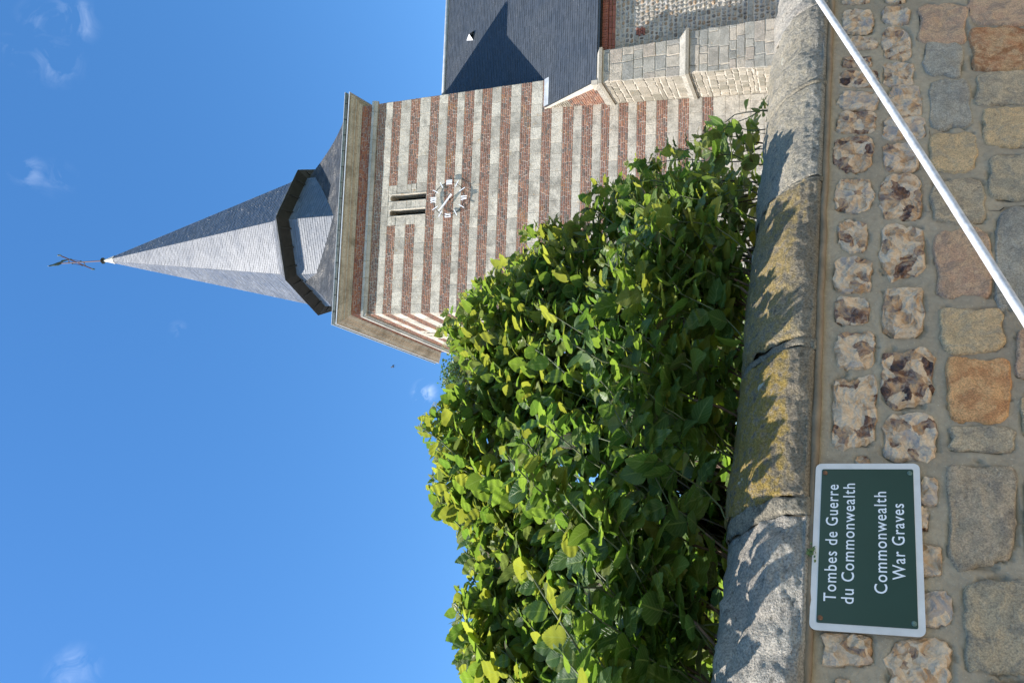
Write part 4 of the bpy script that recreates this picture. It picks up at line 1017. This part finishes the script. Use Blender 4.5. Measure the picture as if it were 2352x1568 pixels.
def shoot(tip, base, leafstart, big, young, bud):
    mid = base.lerp(tip, .5) + V((rH.uniform(-.13,.13), rH.uniform(-.13,.13), rH.uniform(-.05,.12))) - WD*.05 + NW*rH.uniform(-.02,.05)
    n = 12; pts = [(base*(1-t)**2 + mid*2*t*(1-t) + tip*t*t) for t in [i/n for i in range(n+1)]]
    sdn = rH.uniform(0, 99)
    pts = [p + V((noise.noise(V((i*.45, sdn, 0))), noise.noise(V((i*.45, sdn, 7))), noise.noise(V((i*.45, sdn, 13)))*.6))*.075*math.sin(math.pi*i/n) for i, p in enumerate(pts)]
    L = sum((q-p).length for p, q in zip(pts, pts[1:]))
    r0 = .0042 + .0028*rH.random(); rads = [r0*(1-.45*i/n) for i in range(n+1)]
    k = max(1, int(n*.55))
    vs, fs = tube(pts[:k+1], rads[:k+1], 6); o = obj('stem', vs, fs, M_stem, hedge, smooth=True)
    vs, fs = tube(pts[k:], [r*.8 for r in rads[k:]], 6); obj('green_shoot', vs, fs, M_gstem, o, smooth=True)
    def at(s):
        t = max(0, min(.999, s/L))*n; i = int(t); return pts[i].lerp(pts[i+1], t-i), (pts[i+1]-pts[i]).normalized()
    s = leafstart*L; az = rH.random()*3.14
    while s < L:
        P, d = at(s); f = (s/L); rem = L-s
        size = big*min(1, .52 + rem*3.4)*rH.uniform(.8, 1.12)
        a = d.cross(V((.3,.2,1)));
        if a.length < .05: a = d.cross(V((1,0,0)))
        a.normalize(); b = d.cross(a)
        for q in (0, 1):
            if rH.random() < .06: continue
            th = az + q*math.pi + rH.uniform(-.3,.3); out_ = a*math.cos(th) + b*math.sin(th)
            dirv = out_*1.0 + d*rH.uniform(.25, .75) + V((0,0,rH.uniform(-.45,.15)))
            # blades turn towards the light: upper side to the sun and sky, some to the front
            nrm = SUN*rH.uniform(.5,1.1) + V((0,0,1))*rH.uniform(.0,.5) + d*.35 + NW*rH.uniform(-.2,.8) + V((rH.uniform(-.45,.45), rH.uniform(-.45,.45), 0))
            y = rH.random()
            if young: kk = 2 if y < .42 else (1 if y < .80 else (3 if y < .90 else 0))
            else: kk = 0 if y < .50 else (1 if y < .88 else (2 if y < .97 else 3))
            leaf_at(P + dirv.normalized()*size*.20, dirv, nrm, size, kk)
        az += 1.57 + rH.uniform(-.25,.25); s += rH.uniform(.028,.060)*(.55+.45*min(1, rem*4))
    P, d = at(L*.999)
    for q in range(3):
        th = q*2.1 + az; a = d.cross(V((.3,.2,1))).normalized(); b = d.cross(a)
        leaf_at(P, d*1.3 + (a*math.cos(th)+b*math.sin(th))*.7, SUN + NW*.4 + a*rH.uniform(-.6,.6), big*.42, 2 if young else 1)
    if bud: buds.append((P + d*.02, d))
buds = []
YMIN = 285
def tip_sample(near_edge, ylo=YMIN, yhi=1800):
    while True:
        y = rH.uniform(ylo, yhi); xt = hedge_x(min(1568, y)); xb = 1790 - (min(y, 1568)/1568)*158   # coping top in the frame
        if xb - xt < 20: continue
        if near_edge: x = xt + rH.uniform(-24, 75)
        else: x = xt + (xb-xt)*rH.random()**1.15
        fr_ = (xb-x)/max(1, xb-xt)
        if 300 < y < 1800 and fr_ < .75 and rH.random() < (.64 if y < 1640 else .24): off = -rH.uniform(.02, .42)
        else: off = -(.46 + .75*fr_**1.2 + rH.uniform(0, .32)*(1 if rH.random() < .7 else 2.2))
        if x > xb-25: continue
        P = atoff(x, y, off); a, h, b = wcoord(P)
        if h < (.36 if b > .44 else .62): continue
        return P, a, h, b, y, x, xt
def one(near_edge, ylo=YMIN, yhi=1800, lsmin=.0):
    P, a, h, b, y, x, xt = tip_sample(near_edge, ylo, yhi)
    run = (h+.1)*rH.uniform(.15, .75)
    ba = a - run*.9; bb = min(1.2, max(.50, b*.75 + rH.uniform(-.1,.1)))
    base = Wp(ba, .02, -bb)
    young = (x - xt) < 170 or rH.random() < .18
    ls = rH.uniform(.30, .55)
    shoot(P, base, max(ls, lsmin), rH.uniform(.076, .112), young, near_edge and rH.random() < .5)
NEAR, FILL = 150, 190
for i in range(NEAR): one(True)
for i in range(FILL): one(False, 560, 1800)
for i in range(12): one(False, 300, 480, .45)
for i in range(26): one(False, 470, 680, .2)
for i in range(105):                      # deeper, lower shoots that close the back of the bush
    y = rH.uniform(620, 1750); x = 1790 - (min(y, 1568)/1568)*158 - rH.uniform(25, 260); x -= (260 if i % 3 == 0 else 0)*rH.random(); P = atoff(x, y, -rH.uniform(1.1, 1.9)); a, h, b = wcoord(P)
    shoot(P, Wp(a-rH.uniform(.1,.5), .02, -b*.9), .12, rH.uniform(.11, .14), False, False)
def buds_build():
    for i, (P, d) in enumerate(buds):
        mb = MB()
        for j in range(16):
            th = j*2.4; r = .0035*math.sqrt(j+.5)*1.25; a = d.cross(V((.3,.2,1))).normalized(); b = d.cross(a)
            c = P + (a*math.cos(th)+b*math.sin(th))*r*1.3 + d*(.006-r*.3); q = .0036
            mb.add([c+V((q,0,0)), c+V((0,q,0)), c-V((q,0,0)), c-V((0,q,0)), c+V((0,0,q)), c-V((0,0,q))], [(0,1,4),(1,2,4),(2,3,4),(3,0,4),(1,0,5),(2,1,5),(3,2,5),(0,3,5)])
        mb.build('flower_bud', M_bud if i % 3 else M_bud2, hedge)
buds_build()
leaf_list.sort(key=lambda t: -t[0])
for r_, M, i, k in leaf_list[:300]:
    o = bpy.data.objects.new('leaf', leaf_mesh(i, k)); col.objects.link(o); o.parent = hedge; o.matrix_local = Matrix.Translation(-hb) @ M
stuff = [MB() for _ in ML]
for r_, M, i, k in leaf_list[300:]:
    vs, fs, uv = LEAVES[i]; stuff[k].add([M @ v for v in vs], fs, uv)
for mb, m in zip(stuff, ML):
    if mb.v: mb.build('foliage', m, hedge, kind='stuff', smooth=True)
print('leaves', len(leaf_list))
# ------------------------------------------------------------------ tree beyond the church
def treem():
    m = bpy.data.materials.new('tree_leaf'); m.use_nodes = True; t = m.node_tree; t.nodes.clear()
    out = N(t, 'ShaderNodeOutputMaterial'); b = N(t, 'ShaderNodeBsdfPrincipled'); tr_ = N(t, 'ShaderNodeBsdfTranslucent'); mx = N(t, 'ShaderNodeMixShader')
    t.links.new(ramp(t, rnd(t), [(0., (.03,.07,.02)), (1., (.08,.13,.03))]), b.inputs[0]); b.inputs['Roughness'].default_value = .5
    tr_.inputs[0].default_value = (.14,.26,.04,1); mx.inputs[0].default_value = .35
    t.links.new(b.outputs[0], mx.inputs[1]); t.links.new(tr_.outputs[0], mx.inputs[2]); t.links.new(mx.outputs[0], out.inputs[0]); return m
D_T = 46.0
r_ = ray(1120, 872); k = D_T/math.hypot(r_.x, r_.y); tcn = EYE + r_*k
tb = V((tcn.x, tcn.y, 1.0))
tree = empty('broadleaf_tree', tb, 'distant broadleaf tree with airy green crown between the hedge and the tower cornice', 'tree')
rT = random.Random(5)
top_z = (EYE + ray(1012, 850)*(D_T/math.hypot(ray(1012,850).x, ray(1012,850).y))).z
cr = []
tce = EYE + ray(1105, 872)*(D_T/math.hypot(ray(1105,872).x, ray(1105,872).y))
def inside(p):
    q = p - tce; return (q.x/2.3)**2 + (q.y/2.5)**2 + (q.z/2.6)**2 < 1 or p.z < tce.z - 2.2
def grow(p, d, L, r, lev):
    if not inside(p): return
    n = 5; pts = [p]; 
    for i in range(n):
        d = (d + V((rT.uniform(-.22,.22), rT.uniform(-.22,.22), rT.uniform(-.06,.16)))).normalized(); pts.append(pts[-1] + d*L/n)
    pts = [p for i, p in enumerate(pts) if i < 2 or inside(p)]; n = len(pts)-1
    vs, fs = tube(pts, [r*(1-.5*i/n) for i in range(n+1)], 6 if lev < 2 else 4)
    if lev < 3: obj('trunk' if lev == 0 else 'limb', vs, fs, M_stem, tree)
    else: tw.add(vs, fs)
    if lev >= 3: cr.extend(pts[1:])
    if lev < 4:
        for q in range(5 if lev else 8):
            t = rT.uniform(.35, 1) if lev else rT.uniform(.30, 1); i = min(n-1, int(t*n)); b = pts[i].lerp(pts[i+1], t*n-i)
            dd_ = (d*.7 + V((rT.uniform(-1,1), rT.uniform(-1,1), rT.uniform(-.1,.8)))).normalized(); grow(b, dd_, L*rT.uniform(.42,.6), r*.5, lev+1)
tw = MB()
Ht = top_z - 1.0
grow(tb, V((0,0,1)), Ht*.86, .30, 0)
for q in range(7): grow(tce - V((0,0,1.8)) + V((rT.uniform(-.6,.6), rT.uniform(-.6,.6), 0)), V((rT.uniform(-.7,.7), rT.uniform(-.7,.7), 1)).normalized(), 3.4, .05, 2)
tw.build('twigs', M_stem, tree, kind='stuff')
mb = MB()
for c in cr:
    for q in range(3):
        p = c + V((rT.gauss(0,.22), rT.gauss(0,.22), rT.gauss(0,.18))); s = rT.uniform(.08,.15)
        a = V((rT.uniform(-1,1), rT.uniform(-1,1), rT.uniform(-.5,.5))).normalized(); b = a.cross(V((rT.uniform(-1,1), rT.uniform(-1,1), rT.uniform(-1,1)))).normalized()
        mb.add([p-a*s, p+b*s*.55, p+a*s, p-b*s*.55], [(0,1,2,3)])
mb.build('crown', treem(), tree, kind='stuff')
print('tree pts', len(cr))
# ------------------------------------------------------------------ small things
def insect(x, y, dist, size, label):
    P = EYE + ray(x, y)*dist; e = empty('flying_insect', P, label, 'insect', None)
    mi = simple('dark_insect', (.02,.015,.012), .5, var=.2)
    vs, fs = tube([P+V((-.5,0,0))*size, P+V((-.25,0,.05))*size, P+V((.05,0,.05))*size, P+V((.3,0,.02))*size, P+V((.5,0,0))*size], [.03*size,.17*size,.2*size,.16*size,.02*size], 8); obj('body', vs, fs, mi, e, smooth=True)
    for s in (-1, 1):
        w = [P, P+V((-.1,s*.5,.35))*size, P+V((-.35,s*.75,.45))*size, P+V((-.45,s*.45,.2))*size]; obj('wing', w, [(0,1,2,3)], simple('insect_wing', (.25,.25,.27), .3, var=.1), e)
        for q in (-.15, .05, .25):
            vs, fs = tube([P+V((q,0,0))*size, P+V((q*1.5,s*.3,-.2))*size, P+V((q*2,s*.4,-.5))*size], [.03*size]*3, 4); obj('leg', vs, fs, mi, e)
insect(903, 841, 1.3, .0058, 'small dark insect hovering in the blue sky left of the tower cornice')
insect(1047, 1517, 2.0, .004, 'tiny dark insect in the sky above the left end of the hedge')
# weed in the joint above the sign
wp = atoff(1862, 1268, .02)
weed = empty('small_weed', wp, 'tiny green weed sprouting between the coping and the top edge of the sign', 'weed')
rW = random.Random(3); mlw = simple('weed_leaf', (.10,.16,.04), .6, var=.3, sc=80)
for i in range(26):
    p = wp + WD*rW.gauss(0,.011) + NW*rW.uniform(.0,.014) + WU*rW.uniform(-.012,.008); s = rW.uniform(.0025,.0045)
    a = V((rW.uniform(-1,1), rW.uniform(-1,1), rW.uniform(-.3,1))).normalized(); b = a.cross(NW).normalized()
    obj('weed_leaf', [p-a*s, p-a*s*.2+b*s, p+a*s*.9+b*s*.4, p+a*s*1.2, p+a*s*.9-b*s*.4, p-a*s*.2-b*s], [(0,1,2,3,4,5)], mlw, weed)
for i in range(7):
    p = wp + WD*rW.gauss(0,.009); vs, fs = tube([wp-NW*.01+WU*.004, p+NW*.006+WU*rW.uniform(-.012,.008)], [.0006,.0004], 4); obj('stalk', vs, fs, mlw, weed)
